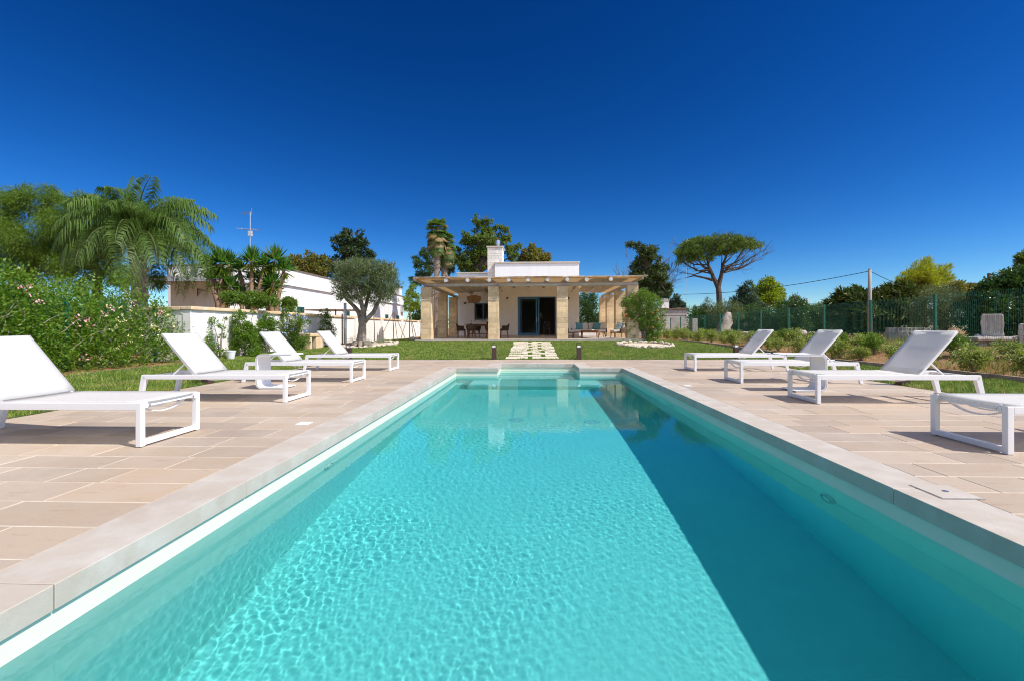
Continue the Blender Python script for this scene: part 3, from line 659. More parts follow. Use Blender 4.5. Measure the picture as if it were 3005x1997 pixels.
# ------------------------------------------------------------------ the house with its veranda
TZ = .43
def courses(mb, x0, x1, y0, y1, z0, z1, seed, n=10):
    """squared tufo blocks; side joints change from course to course"""
    g = random.Random(seed); h = (z1-z0)/n; gp = .004
    for i in range(n):
        a, b = z0+i*h+gp, z0+(i+1)*h-gp; w = x1-x0
        if i % 2 == 0: cuts = [x0, x1]
        else:
            u = g.uniform(.18, .26); v = g.uniform(.74, .82); cuts = [x0, x0+w*u, x0+w*v, x1]
        for p, q in zip(cuts[:-1], cuts[1:]):
            o = g.uniform(-.003, .003)
            mb.box(p+(gp if p > x0 else 0), q-(gp if q < x1 else 0), y0+o, y1-o, a, b)
def house():
    e = empty('house', 'low white house with a blue glass door and a reed-roofed stone veranda', 'house', (0, 22.3, 0))
    o = Vector((0, 22.3, 0))
    def B(mb, name, m, par=e, **k):
        mb.v = [(x-o.x, y-o.y, z) for x, y, z in mb.v]; return mb.build(name, m, par, **k)
    YF, YW = 29.0, 32.0; xl, xr = -2.30, 3.04; dl, dr, dt = -.86, 1.57, 2.95; ztop = 5.06
    wl = atY(1343, 900, YW).x; wtop = atY(1343, 804, YW).z
    # terrace
    B(MB().box(-5.72, 5.42, 22.3, 33.4, .1, TZ-.05), 'terrace_base', MORTAR)
    t = MB(); g = random.Random(2)
    y = 22.27; first = True
    while y < 33.3:
        h = .45; x = -5.75-g.uniform(0, .4) if not first else -5.75
        while x < 5.45:
            w = g.choice([.6, .75, .9]); t.box(max(x, -5.75)+.003, min(x+w, 5.45)-.003, y+.003, y+h-.003, TZ-.05, TZ); x += w
            if 5.45-x < .15: break
        y += h; first = False
    B(t, 'terrace_paving', COPING, bevel=.004)
    # main block: walls round a dark room
    w = MB(); th = .3
    w.box(xl, dl, YF, YF+th, TZ, ztop); w.box(dr, xr, YF, YF+th, TZ, ztop); w.box(dl, dr, YF, YF+th, dt, ztop)
    w.box(xl, xl+th, YF+th, 38, TZ, ztop); w.box(xr-th, xr, YF+th, 38, TZ, ztop); w.box(xl+th, xr-th, 37.7, 38, TZ, ztop)
    w.box(xl+th, xr-th, YF+th, 37.7, 4.3, 4.5)
    B(w, 'main_wall', CREAMW)
    f = MB(); f.box(xl-.004, xr+.004, YF-.006, YF-.001, 3.75, ztop); B(f, 'parapet', STUCCO)
    c = MB(); c.box(xl-.06, xr+.06, YF-.07, YF+.36, ztop, ztop+.11); c.box(xr-.36, xr+.06, YF+.36, 38.05, ztop, ztop+.11); c.box(xl-.06, xl+.36, YF+.36, 38.05, ztop, ztop+.11)
    B(c, 'parapet_coping', COPING, bevel=.012)
    i = MB(); i.box(xl+th, xr-th, 34.4, 34.5, TZ, 4.3); i.box(xl+th+.002, xl+th+.012, YF+th, 34.4, TZ, 4.3); i.box(xr-th-.012, xr-th-.002, YF+th, 34.4, TZ, 4.3)
    B(i, 'inner_wall', INTW)
    s = MB(); s.box(dl-.02, dr+.02, YF-.09, YF+.001, TZ+.002, TZ+.045); B(s, 'door_sill', COPING, bevel=.006)
    k = MB(); k.box(xl, dl-.02, YF-.018, YF-.001, TZ+.001, TZ+.10); k.box(dr+.02, xr, YF-.018, YF-.001, TZ+.001, TZ+.10); B(k, 'skirting', COPING)
    # left wing set back, with a window
    a, b = atY(1392, 890, YW), atY(1470, 938, YW); wx0, wx1, wz1, wz0 = a.x, -2.75, a.z, b.z
    w = MB(); w.box(wl, wx0, YW, YW+.3, TZ, wtop); w.box(wx1, xl-.001, YW, YW+.3, TZ, wtop); w.box(wx0, wx1, YW, YW+.3, wz1, wtop); w.box(wx0, wx1, YW, YW+.3, TZ, wz0); w.box(wl, wl+.3, YW+.3, 39, TZ, wtop)
    w.box(wl+.3, xl-.001, 35, 35.2, TZ, wtop); w.box(wl+.3, xl-.001, YW+.3, 35, wtop-.5, wtop-.3)
    B(w, 'wing_wall', STUCCO)
    c = MB(); c.box(wl-.06, xl-.06, YW-.07, YW+.36, wtop, wtop+.10); c.box(wl-.06, wl+.36, YW+.36, 39, wtop, wtop+.1); B(c, 'wing_coping', COPING, bevel=.012)
    wf = MB(); zf = .05
    for q in ((wx0, wx0+.07, wz0, wz1), (wx1-.07, wx1, wz0, wz1), (wx0+.07, wx1-.07, wz1-.07, wz1), (wx0+.07, wx1-.07, wz0, wz0+.07), ((wx0+wx1)/2-.05, (wx0+wx1)/2+.05, wz0+.07, wz1-.07)): wf.box(q[0], q[1], YW+.08, YW+.14, q[2], q[3])
    win = B(wf, 'window', BLUE, bevel=.004)
    B(MB().box(wx0+.07, wx1-.07, YW+.105, YW+.111, wz0+.07, wz1-.07), 'pane', GLASS, win)
    B(MB().box(wx0-.05, wx1+.05, YW-.05, YW+.08, wz0-.04, wz0), 'sill', COPING, win)
    # sliding door
    def leaf(x0, x1, y, name, st=.085):
        m = MB(); z0, z1 = TZ+.05, dt-.06
        for q in ((x0, x0+st, z0, z1), (x1-st, x1, z0, z1), (x0+st, x1-st, z1-st, z1), (x0+st, x1-st, z0, z0+.17)): m.box(q[0], q[1], y, y+.05, q[2], q[3])
        d = B(m, name, BLUE, bevel=.004); B(MB().box(x0+st, x1-st, y+.022, y+.028, z0+.17, z1-st), 'pane', GLASS, d)
        B(MB().box(x1-.055, x1-.03, y-.03, y, 1.35, 1.62), 'handle', STEEL, d, bevel=.004); return d
    fr = MB()
    for q in ((dl, dl+.07, TZ+.045, dt), (dr-.07, dr, TZ+.045, dt), (dl+.07, dr-.07, dt-.06, dt)): fr.box(q[0], q[1], YF+.02, YF+.20, q[2], q[3])
    B(fr, 'door_frame', BLUE, bevel=.004)
    leaf(dl+.071, .38, YF+.04, 'sliding_door'); leaf(dl+.18, .52, YF+.12, 'sliding_door')
    # chimney and flue
    p0, p1 = atY(1430.6, 726, 29.45), atY(1474.4, 726, 29.45); cx0, cx1, cz = p0.x, p1.x, p0.z; cy0, cy1 = 29.42, 30.75
    ch = MB(); g = random.Random(8); z = TZ
    ch.box(cx0+.02, xl-.002 if cx1 > xl else cx1, cy0+.02, YF+.9, TZ, 4.9)
    zz = 3.5; core = MB(); core.box(cx0+.012, cx1-.012, cy0+.012, cy1-.012, 3.4, cz)
    st = MB()
    while zz < cz-.06:
        h = g.uniform(.13, .24); h = min(h, cz-.05-zz)
        if h < .05: break
        for face in range(3):
            u = 0; L = (cx1-cx0) if face == 0 else (cy1-cy0)
            while u < L-.01:
                w_ = g.uniform(.14, .36); u2 = u+w_ if L-u-w_ > .1 else L; q = g.uniform(0, .012)
                if face == 0: st.box(cx0+u+.004, cx0+u2-.004, cy0-q, cy0+.05, zz+.004, zz+h-.004)
                elif face == 1: st.box(cx1-.05, cx1+q, cy0+u+.004, cy0+u2-.004, zz+.004, zz+h-.004)
                else: st.box(cx0-q, cx0+.05, cy0+u+.004, cy0+u2-.004, zz+.004, zz+h-.004)
                u = u2
        zz += h
    chim = B(st, 'chimney', HOUSEST, bevel=.008); B(core, 'chimney_core', MORTAR, chim)
    if cx0 < xl: B(ch, 'chimney_breast', STUCCO, chim)
    B(MB().box(cx0-.07, cx1+.07, cy0-.07, cy1+.07, cz-.02, cz+.07), 'chimney_cap', COPING, chim, bevel=.012)
    fx = atY(1461, 700, 30.1).x
    B(MB().lathe([(.10, 0), (.10, .18), (.16, .24), (.16, .46), (.13, .50)], (fx, 30.1, cz+.07), 20), 'flue', STEEL, chim, smooth=False)
    # veranda: columns, beams, rafters, hip reed roof
    XL, XR, Y0, Y1 = -5.86, 5.52, 22.19, 32.6; SL = .055; ZB = 3.42
    def zr(x, y): return ZB+SL*min(max(y-Y0, 0), max(x-XL, 0), max(XR-x, 0))
    cols = [(-5.24, 22.76), (-1.87, 22.76), (1.54, 22.76), (4.98, 22.76), (-5.24, 26.8), (-5.24, 30.4), (4.98, 25.9), (4.98, 28.9), (4.98, 31.7)]
    for n, (x, y) in enumerate(cols):
        m = MB(); courses(m, x-.265, x+.265, y-.26, y+.26, TZ, 3.04, 40+n)
        cobj = B(m, 'column', TUFO, bevel=.007)
        B(MB().box(x-.258, x+.258, y-.253, y+.253, TZ, 3.035), 'column_mortar', MORTAR, cobj)
        if n < 4: B(MB().box(x-.275, x+.275, y-.275, y-.262, 2.36, 2.385), 'column_band', MORTAR, cobj)
    lg = lambda a, b, r: MB().tube([Vector(a).lerp(Vector(b), i/14)+Vector((random.uniform(-1, 1), random.uniform(-1, 1), random.uniform(-1, 1)))*.008 for i in range(15)], [r*random.uniform(.94, 1.05) for _ in range(15)], 14)
    B(lg((-5.42, 22.76, 3.155), (-1.7, 22.76, 3.155), .10), 'front_beam', BEAMW, smooth=True)
    B(lg((-1.69, 22.76, 3.15), (5.28, 22.76, 3.145), .10), 'front_beam', BEAMW, smooth=True)
    B(lg((-5.24, 22.9, 3.15), (-5.24, 32.3, 3.16), .095), 'side_beam', BEAMW, smooth=True); B(lg((4.98, 22.9, 3.15), (4.98, 32.3, 3.16), .095), 'side_beam', BEAMW, smooth=True)
    for px in (1308.5, 1372, 1435.9, 1493, 1549.9, 1606.7, 1664.6, 1721.7, 1793):
        x = atY(px, 823, Y0).x; ye = 28.99 if xl-.1 < x < xr+.1 else 32.2
        if x < xl-.1: ye = 31.95
        pts = [(x, Y0-.02+(ye-Y0)*i/12, zr(x, Y0+(ye-Y0)*i/12)-.095) for i in range(13)]
        rm_ = MB().tube(pts, [.094*random.uniform(.95, 1.05) for _ in pts], 16); rm_.mi[-2] = 1; B(rm_, 'rafter', [WOOD, LIME], smooth=False)
    for sx, x in ((-1, XL+.13), (1, XR-.13)):
        B(MB().bar((x, Y0+.02, zr(x, Y0)-.045), (x, Y1, zr(x, Y1)-.045), .10, .11), 'edge_board', BEAMW, bevel=.01)
    for x0, x1 in ((xr+.12, 4.88), (-5.14, xl-.12)):
        sl = MB(); y = 23.2
        while y < (Y1-.1 if x0 > 0 else YW-.1): sl.bar((x0, y, zr(x0, y)-.028), (x1, y, zr(x1, y)-.028), .07, .05); y += .30
        B(sl, 'ceiling_slats', WOOD)
    # reed roof (top and underside, ragged edge)
    nx, ny = 58, 54; gx = np.linspace(XL, XR, nx+1); gy = np.linspace(Y0, Y1, ny+1); m = MB(); gg = random.Random(1)
    def keep(x, y): return not ((xl+.12 < x < xr-.12 and y > YF+.13) or (wl+.1 < x < xl+.12 and y > YW+.13))
    idx = {}
    def vid(i, j, k):
        if (i, j, k) not in idx:
            x, y = gx[i], gy[j]; ex = ey = 0
            r_ = random.Random(i*131+j*17)
            if j == 0: ey = r_.uniform(-.05, .05)
            if i in (0, nx): ex = r_.uniform(-.05, .05)
            idx[(i, j, k)] = len(m.v); m.v.append((x+ex, y+ey, zr(x, y)+(0 if k == 0 else .045+r_.uniform(-.008, .012))))
        return idx[(i, j, k)]
    for i in range(nx):
        for j in range(ny):
            if not keep((gx[i]+gx[i+1])/2, (gy[j]+gy[j+1])/2): continue
            m.f.append((vid(i, j, 0), vid(i, j+1, 0), vid(i+1, j+1, 0), vid(i+1, j, 0))); m.mi.append(0 if gy[j] < 22.9 else 2)
            m.f.append((vid(i, j, 1), vid(i+1, j, 1), vid(i+1, j+1, 1), vid(i, j+1, 1))); m.mi.append(1)
            for di, dj, a, b in ((0, -1, (i, j), (i+1, j)), (1, 0, (i+1, j), (i+1, j+1)), (0, 1, (i+1, j+1), (i, j+1)), (-1, 0, (i, j+1), (i, j))):
                i2, j2 = i+di, j+dj
                if not (0 <= i2 < nx and 0 <= j2 < ny) or not keep((gx[i2]+gx[i2+1])/2, (gy[j2]+gy[j2+1])/2):
                    m.f.append((vid(*a, 0), vid(*b, 0), vid(*b, 1), vid(*a, 1))); m.mi.append(1)
    roof = B(m, 'reed_roof', [REED, REEDTOP, CEIL])
    fr = MB()
    for k in range(46):
        x = XL+(XR-XL)*gg.random(); L = gg.uniform(.5, 1.6); y = Y0+gg.uniform(-.07, .1); z = zr(x, Y0)+.05+gg.uniform(-.01, .02)
        fr.tube([(max(x, XL-.1), y, z), (min(x+L, XR+.1), y+gg.uniform(-.05, .05), z+gg.uniform(-.02, .02))], gg.uniform(.008, .016), 5)
    B(fr, 'loose_reeds', REEDTOP, roof)
    # wall lamps, cameras, socket
    for px, py, Y in ((1488.6, 875, YF), (1668, 875, YF), (1364.5, 890, YW)):
        p = atY(px, py, Y-.05); B(MB().box(p.x-.055, p.x+.055, Y-.12, Y-.002, p.z-.055, p.z+.055), 'wall_lamp', DARKM, bevel=.004)
    for px in (1473.5, 1677.5):
        p = atY(px, 854, YF); cam = B(MB().tube([(p.x, YF-.002, p.z), (p.x, YF-.06, p.z)], .05, 14), 'security_camera', WHITE); B(MB().tube([(p.x, YF-.06, p.z-.01), (p.x, YF-.11, p.z-.03)], .03, 12), 'lens', BLACK, cam)
    p = atY(1490.5, 966.5, YF); B(MB().box(p.x-.06, p.x+.06, YF-.012, YF-.002, p.z-.035, p.z+.035), 'socket', BLACK)
house()
# ------------------------------------------------------------------ furniture on the veranda
def taperleg(mb, x, y, z0, z1, r0, r1, dx=0, dy=0): mb.tube([(x+dx, y+dy, z0), (x, y, z1)], [r0, r1], 8)
def dining_table(x, y):
    e = empty('dining_table', 'long brown wooden dining table laid with glasses under the veranda', 'table', (x, y, TZ))
    MB().box(-.98, .98, -.48, .48, .735, .775).build('tabletop', TEAK, e, bevel=.012)
    a = MB(); a.box(-.84, .84, -.36, -.32, .66, .735); a.box(-.84, .84, .32, .36, .66, .735); a.build('apron', TEAK, e)
    for sx in (-1, 1):
        for sy in (-1, 1): m = MB(); taperleg(m, sx*.80, sy*.34, 0, .70, .028, .042, sx*.04, sy*.03); m.build('leg', TEAK, e, smooth=True)
    MB().bar((-.8, 0, .22), (.8, 0, .22), .05, .05).build('stretcher', TEAK, e)
    for sx in (-1, 1): MB().bar((sx*.8, -.33, .22), (sx*.8, .33, .22), .05, .05).build('stretcher', TEAK, e)
def chair_proto():
    e = bpy.data.objects.new('dining_chair', None); COL.objects.link(e); tag(e, None, 'chair', 'brown rope chairs at the dining table')
    # tub back opens to +y (towards the table)
    m = MB(); n = 22; rows = [(.44, .245), (.56, .275), (.68, .295), (.80, .30)]
    for k in (0, 1):
        for z, r in rows:
            for i in range(n+1):
                a = R(180+180*i/n-0); a = R(160+220*i/n); rr = r-(.03 if k else 0)
                top = z if z < .78 else z-.16*abs(math.cos(a))**1.5
                m.v.append((rr*math.cos(a), rr*math.sin(a), top))
    w = n+1; q = len(rows)*w
    for r_ in range(len(rows)-1):
        for i in range(n):
            a = r_*w+i; m.f.append((a, a+1, a+w+1, a+w)); m.f.append((q+a, q+a+w, q+a+w+1, q+a+1))
    for i in range(n):
        a = (len(rows)-1)*w+i; m.f.append((a, a+1, q+a+1, q+a)); a = i; m.f.append((a, q+a, q+a+1, a+1))
    for r_ in range(len(rows)-1):
        a = r_*w; m.f.append((a, a+w, q+a+w, q+a)); a += n; m.f.append((a, q+a, q+a+w, a+w))
    m.mi = [0]*len(m.f); m.build('woven_back', ROPE, e, smooth=True)
    rb = MB()
    for i in range(0, 45): 
        a = R(160+220*i/44); rb.tube([(.248*math.cos(a), .248*math.sin(a), .44), (.303*math.cos(a), .303*math.sin(a), .80-.16*abs(math.cos(a))**1.5)], .007, 5)
    rb.build('rope_strands', ROPE, e)
    MB().lathe([(.22, .40), (.25, .42), (.25, .445), (.22, .455)], n=22).build('seat', ROPE, e, smooth=False)
    MB().lathe([(.20, .455), (.225, .47), (.215, .50), (.18, .51)], n=22).build('seat_pad', DARKM, e, smooth=True)
    for sx in (-1, 1):
        for sy in (-1, 1): l = MB(); taperleg(l, sx*.17, sy*.17, 0, .41, .016, .027, sx*.05, sy*.05); l.build('leg', TEAK, e, smooth=True)
    return e
DTX, DTY = -2.72, 25.55
dining_table(DTX, DTY)
cp = chair_proto()
CH = [((-3.92, 25.45), -math.pi/2, 'brown rope chair at the left end of the dining table, seen side on'), ((-3.28, 24.85), 0, 'brown rope chair with its back to the lawn, near side of the dining table'),
 ((-2.25, 24.85), 0, 'brown rope chair at the dining table half hidden by the second stone column'), ((-1.52, 25.5), math.pi/2, 'brown rope chair at the table end, just right of the second stone column'),
 ((-3.2, 26.3), math.pi, 'brown rope chair on the house side of the dining table at left'), ((-2.25, 26.3), math.pi, 'brown rope chair on the house side of the dining table at right')]
for i, ((x, y), rz, lab) in enumerate(CH):
    if i == 0: cp.location = (x, y, TZ); cp.rotation_euler = (0, 0, rz); cp['label'] = lab
    else: dup(cp, (x, y, TZ), rz, lab)
gp = None
for i, (dx, dy) in enumerate(((-.62, -.2), (-.48, .22), (.02, -.22), (.10, .2), (.5, -.2), (.62, .2))):
    z = TZ+.775
    if gp is None:
        gp = empty('wine_glass', 'clear wine glass on the dining table', 'glass', (DTX+dx, DTY+dy, z), 'glasses on the dining table')
        MB().lathe([(.032, 0), (.03, .004), (.005, .008), (.005, .08), (.03, .11), (.038, .15), (.033, .2)], n=14).build('bowl', GLASS, gp, smooth=True)
    else: dup(gp, (DTX+dx, DTY+dy, z))
v = empty('flower_vase', 'small dark vase of flowers in the middle of the dining table', 'vase', (DTX+.26, DTY, TZ+.775))
MB().lathe([(.05, 0), (.07, .05), (.06, .12), (.04, .15)], n=16).build('vessel', BLACK, v, smooth=True)
quads('bouquet', cloud([(0, 0, .2, .08)], 90, .05, seed=4), 4, [leafmat('vase_flowers', (.3, .2, .25), (.6, .55, .5))], v)
def pendant():
    p = atY(1391, 868, 25.9); zt = p.z; e = empty('pendant_lamp', 'tiered woven wicker pendant lamp hanging over the dining table', 'lamp', (p.x, 25.9, zt))
    k = .41
    for nm, r, z0, z1 in (('top_tier', .22, -.05, .01), ('middle_tier', k, -.26, -.04), ('bottom_tier', .33, -.40, -.22)):
        m = MB(); n = 28
        for q, (rr) in enumerate((r, r-.015)):
            for z in (z0, z1):
                for i in range(n): a = 2*math.pi*i/n; m.v.append((rr*math.cos(a), rr*math.sin(a), z))
        for i in range(n):
            j = (i+1) % n; m.f += [(i, j, n+j, n+i), (2*n+i, 3*n+i, 3*n+j, 2*n+j), (n+i, n+j, 3*n+j, 3*n+i), (i, 2*n+i, 2*n+j, j)]
        m.mi = [0]*len(m.f)
        m.build(nm, WICK, e, smooth=False)
    m = MB()
    for i in range(12): a = 2*math.pi*i/12; m.tube([(.2*math.cos(a), .2*math.sin(a), -.03), (k*.98*math.cos(a), k*.98*math.sin(a), -.045)], .006, 5)
    m.build('spokes', WICK, e); MB().lathe([(.05, -.22), (.07, -.17), (.05, -.1), (.02, -.06)], n=14).build('bulb', OPAL, e, smooth=True)
    MB().tube([(0, 0, -.06), (0, 0, 3.58-zt)], .006, 6).build('cord', BLACK, e)
pendant()
def pillow(name, m, label, loc, rot, s=.44, t=.14, par=None):
    n = 8; mb = MB()
    for k in (1, -1):
        for i in range(n+1):
            for j in range(n+1):
                u, v_ = 2*i/n-1, 2*j/n-1; d = (1-abs(u)**2.6)*(1-abs(v_)**2.6); q = 1-.07*(1-abs(u))*(abs(v_))-.07*(1-abs(v_))*abs(u)
                mb.v.append((u*s/2*q, k*(.012+t/2*max(d, 0)**.6), v_*s/2*q))
    w = n+1
    for i in range(n):
        for j in range(n): a = i*w+j; mb.f.append((a, a+1, a+w+1, a+w)); a += w*w; mb.f.append((a, a+w, a+w+1, a+1))
    for i in range(n):
        for a, b in ((i*w, (i+1)*w), (i*w+n, (i+1)*w+n), (i, i+1), (n*w+i, n*w+i+1)): mb.f.append((a, b, b+w*w, a+w*w))
    mb.mi = [0]*len(mb.f); o = mb.build(name, m, None, smooth=True); o.location = loc; o.rotation_euler = rot
    tag(o, label, 'cushion', 'cushions on the veranda seats'); return o
def sofa(x, y):
    e = empty('sofa', 'two-seat garden sofa with ecru cushions under the veranda', 'sofa', (x, y, TZ)); w = .96
    MB().box(-w, w, -.38, .38, .26, .31).build('seat_frame', TEAK, e, bevel=.01)
    for sx in (-1, 1):
        for sy in (-1, 1): l = MB(); taperleg(l, sx*(w-.1), sy*.3, 0, .27, .018, .03, sx*.05, sy*.03); l.build('leg', TEAK, e, smooth=True)
    for sx in (-1, 1): MB().box(sx*(w-.48)-.46, sx*(w-.48)+.46, -.40, .34, .31, .44).build('seat_cushion', CUSH, e, bevel=.04, seg=3)
    m = MB()
    pts = [(-w-.03, -.33)]+[(-w-.03, .2)]+[(-w+.15, .40), (w-.15, .40), (w+.03, .2), (w+.03, -.33)]; hs = [.42, .66, .72, .72, .66, .42]
    for a, b, h0, h1 in zip(pts[:-1], pts[1:], hs[:-1], hs[1:]):
        d = Vector((b[0]-a[0], b[1]-a[1], 0)).normalized(); n = Vector((-d.y, d.x, 0))*.02
        A, Bv = Vector((*a, 0)), Vector((*b, 0))
        m.add([A-n+Vector((0, 0, .28)), A+n+Vector((0, 0, .28)), Bv+n+Vector((0, 0, .28)), Bv-n+Vector((0, 0, .28)), A-n+Vector((0, 0, h0)), A+n+Vector((0, 0, h0)), Bv+n+Vector((0, 0, h1)), Bv-n+Vector((0, 0, h1))], [(0, 3, 2, 1), (4, 5, 6, 7), (0, 1, 5, 4), (1, 2, 6, 5), (2, 3, 7, 6), (3, 0, 4, 7)])
    m.build('woven_back', ROPE, e)
    for sx in (-1, 1): b = MB().box(-.44, .44, -.07, .07, -.2, .2).build('back_cushion', CUSH, e, bevel=.05, seg=3); b.location = (sx*.46, .26, .63); b.rotation_euler = (R(-12), 0, 0)
SX, SY = 3.32, 26.5
sofa(SX, SY)
pillow('cushion', CUSH, 'ecru cushion leaning at the left arm of the sofa', (SX-.85, SY+.02, TZ+.64), (R(-14), 0, R(30)))
pillow('cushion', TEAL, 'plain teal cushion towards the left of the sofa', (SX-.55, SY+.06, TZ+.64), (R(-16), R(4), R(6)))
pillow('cushion', TEAL, 'plain teal cushion towards the right of the sofa', (SX+.46, SY+.04, TZ+.64), (R(-16), R(12), R(-12)))
pillow('cushion', CUSH, 'ecru cushion leaning at the right arm of the sofa', (SX+.80, SY+.0, TZ+.64), (R(-14), R(-10), R(-28)))
def coffee(x, y):
    e = empty('coffee_table', 'low teak coffee table in front of the veranda sofa', 'table', (x, y, TZ))
    MB().box(-.46, .46, -.30, .30, .37, .41).build('tabletop', TEAK, e, bevel=.01); a = MB(); a.box(-.42, .42, -.27, -.24, .31, .37); a.box(-.42, .42, .24, .27, .31, .37); a.build('apron', TEAK, e)
    for sx in (-1, 1):
        for sy in (-1, 1): l = MB(); taperleg(l, sx*.41, sy*.25, 0, .37, .022, .034, sx*.02, 0); l.build('leg', TEAK, e, smooth=True)
coffee(3.13, 24.55)
def armchair(x, y, rz, lab):
    e = empty('armchair', lab, 'armchair', (x, y, TZ), 'garden armchairs of the veranda', rz)
    MB().box(-.33, .33, -.34, .34, .26, .31).build('seat_frame', TEAK, e, bevel=.01); MB().box(-.31, .31, -.36, .27, .31, .43).build('seat_cushion', CUSH, e, bevel=.04, seg=3)
    b = MB().box(-.27, .27, -.06, .06, -.2, .2).build('back_cushion', CUSH, e, bevel=.05, seg=3); b.location = (0, .23, .61); b.rotation_euler = (R(-12), 0, 0)
    m = MB(); n = 16; w = n+1
    for k in (0, 1):
        for z in (.27, .45, .70):
            for i in range(w):
                a = R(-12+204*i/n); r = .40-(.025 if k else 0); h = z if z < .6 else z-.2*abs(math.cos(a))**2
                m.v.append((r*math.cos(a), .02+r*.95*math.sin(a), h))
    q = 3*w
    for r_ in range(2):
        for i in range(n): a = r_*w+i; m.f.append((a, a+1, a+w+1, a+w)); m.f.append((q+a, q+a+w, q+a+w+1, q+a+1))
    for i in range(n): a = 2*w+i; m.f.append((a, a+1, q+a+1, q+a))
    for r_ in range(2): a = r_*w; m.f.append((a, a+w, q+a+w, q+a)); a += n; m.f.append((a, q+a, q+a+w, a+w))
    m.mi = [0]*len(m.f); m.build('woven_back', ROPE, e, smooth=True)
    for sx in (-1, 1):
        for sy in (-1, 1): l = MB(); taperleg(l, sx*.27, sy*.28, 0, .27, .016, .028, sx*.03, sy*.03); l.build('leg', TEAK, e, smooth=True)
armchair(4.62, 24.45, R(-80), 'woven armchair with a pale blue cushion beside the right front column')
pillow('cushion', PALEB, 'pale blue cushion on the woven armchair by the right front column', (4.66, 24.45, TZ+.62), (R(-18), R(14), R(-60)), .42)
armchair(1.98, 24.9, R(85), 'woven armchair mostly hidden behind the third stone column')
# dining chair and vase inside the dark room
e = empty('metal_chair', 'thin white metal chair inside the dark room behind the open door', 'chair', (1.05, 30.6, TZ)); m = MB()
for sx in (-1, 1): m.tube([(sx*.2, -.2, 0), (sx*.19, -.17, .45)], .011, 6); m.tube([(sx*.2, .22, 0), (sx*.19, .18, .45), (sx*.2, .22, .7), (sx*.16, .26, .95)], .011, 6)
m.tube([(-.16, .26, .95), (0, .27, .98), (.16, .26, .95)], .011, 6); m.tube([(-.19, .19, .5), (.17, .25, .9)], .007, 5); m.tube([(.19, .19, .5), (-.17, .25, .9)], .007, 5); m.build('frame', WHITE, e, smooth=True); MB().lathe([(.2, .45), (.2, .47)], n=18).build('seat', WHITE, e)
e = empty('vase_of_flowers', 'vase of small white flowers just inside the open door', 'vase', (.62, 30.1, TZ)); MB().lathe([(.14, 0), (.14, .03), (.02, .05), (.02, .78), (.2, .8), (.2, .83)], n=16).build('stand', DARKM, e); MB().lathe([(.05, .83), (.08, .95), (.06, 1.1), (.07, 1.15)], n=14).build('vessel', GLASS, e, smooth=True)
quads('flower_heads', cloud([(0, 0, 1.32, .17)], 160, .045, asp=.9, seed=6), 4, [leafmat('white_flowers', (.55, .55, .5), (.3, .35, .2))], e)
# ------------------------------------------------------------------ garden wall, neighbour, fences
WX = -9.9
def gardenwall():
    e = empty('garden_wall', 'white plastered garden wall with a sandstone top along the lawn', 'wall', (WX, 12.82, 0)); o = (WX, 12.82)
    zt = 1.62; mb = MB(); L = 30
    mb.box(-.2, 0, 0, L, -.1, zt-.07); mb.build('wall_body', WSTUCCO, e)
    pm = MB()
    for y in (8.35, 12.4, 16.8, 21.5, 26.5): pm.box(-.19, .11, y-.22, y+.22, -.05, zt-.072)
    pm.box(-.21, .02, -.02, .02, -.1, zt-.071)
    pm.build('pilasters', WSTUCCO, e)
    c = MB(); y = -.06; g = random.Random(6)
    while y < L:
        w = g.uniform(.42, .62); q = g.uniform(-.006, .006); c.box(-.26+q, .07+q, y+.004, y+w-.004, zt-.07, zt+.03+g.uniform(-.004, .006)); y += w
    c.build('wall_cap', CAPST, e, bevel=.012)
    # short return towards the hedge and the strip kerb at the foot
    r = MB(); r.box(-1.5, -.2, 0.0, .2, -.1, zt-.08); r.build('return_wall', WSTUCCO, e); MB().box(-1.55, -.27, -.05, .25, zt-.08, zt+.02).build('return_cap', CAPST, e, bevel=.012)
gardenwall()
def niche():
    e = empty('stone_shelter', 'small sandstone box shelter with a dark opening at the foot of the garden wall', 'shelter', (-9.3, 18.6, float(gz(-9.3, 18.6))))
    m = MB(); m.box(-.35, .38, -.6, -.42, -.05, .5); m.box(-.35, .38, .42, .6, -.05, .5); m.box(-.35, -.25, -.42, .42, -.05, .5); m.box(.2, .38, -.05, .42, -.05, .5); m.build('walls', CAPST, e, bevel=.012); MB().box(-.36, .40, -.62, .62, .5, .64).build('lid', CAPST, e, bevel=.02)
niche()
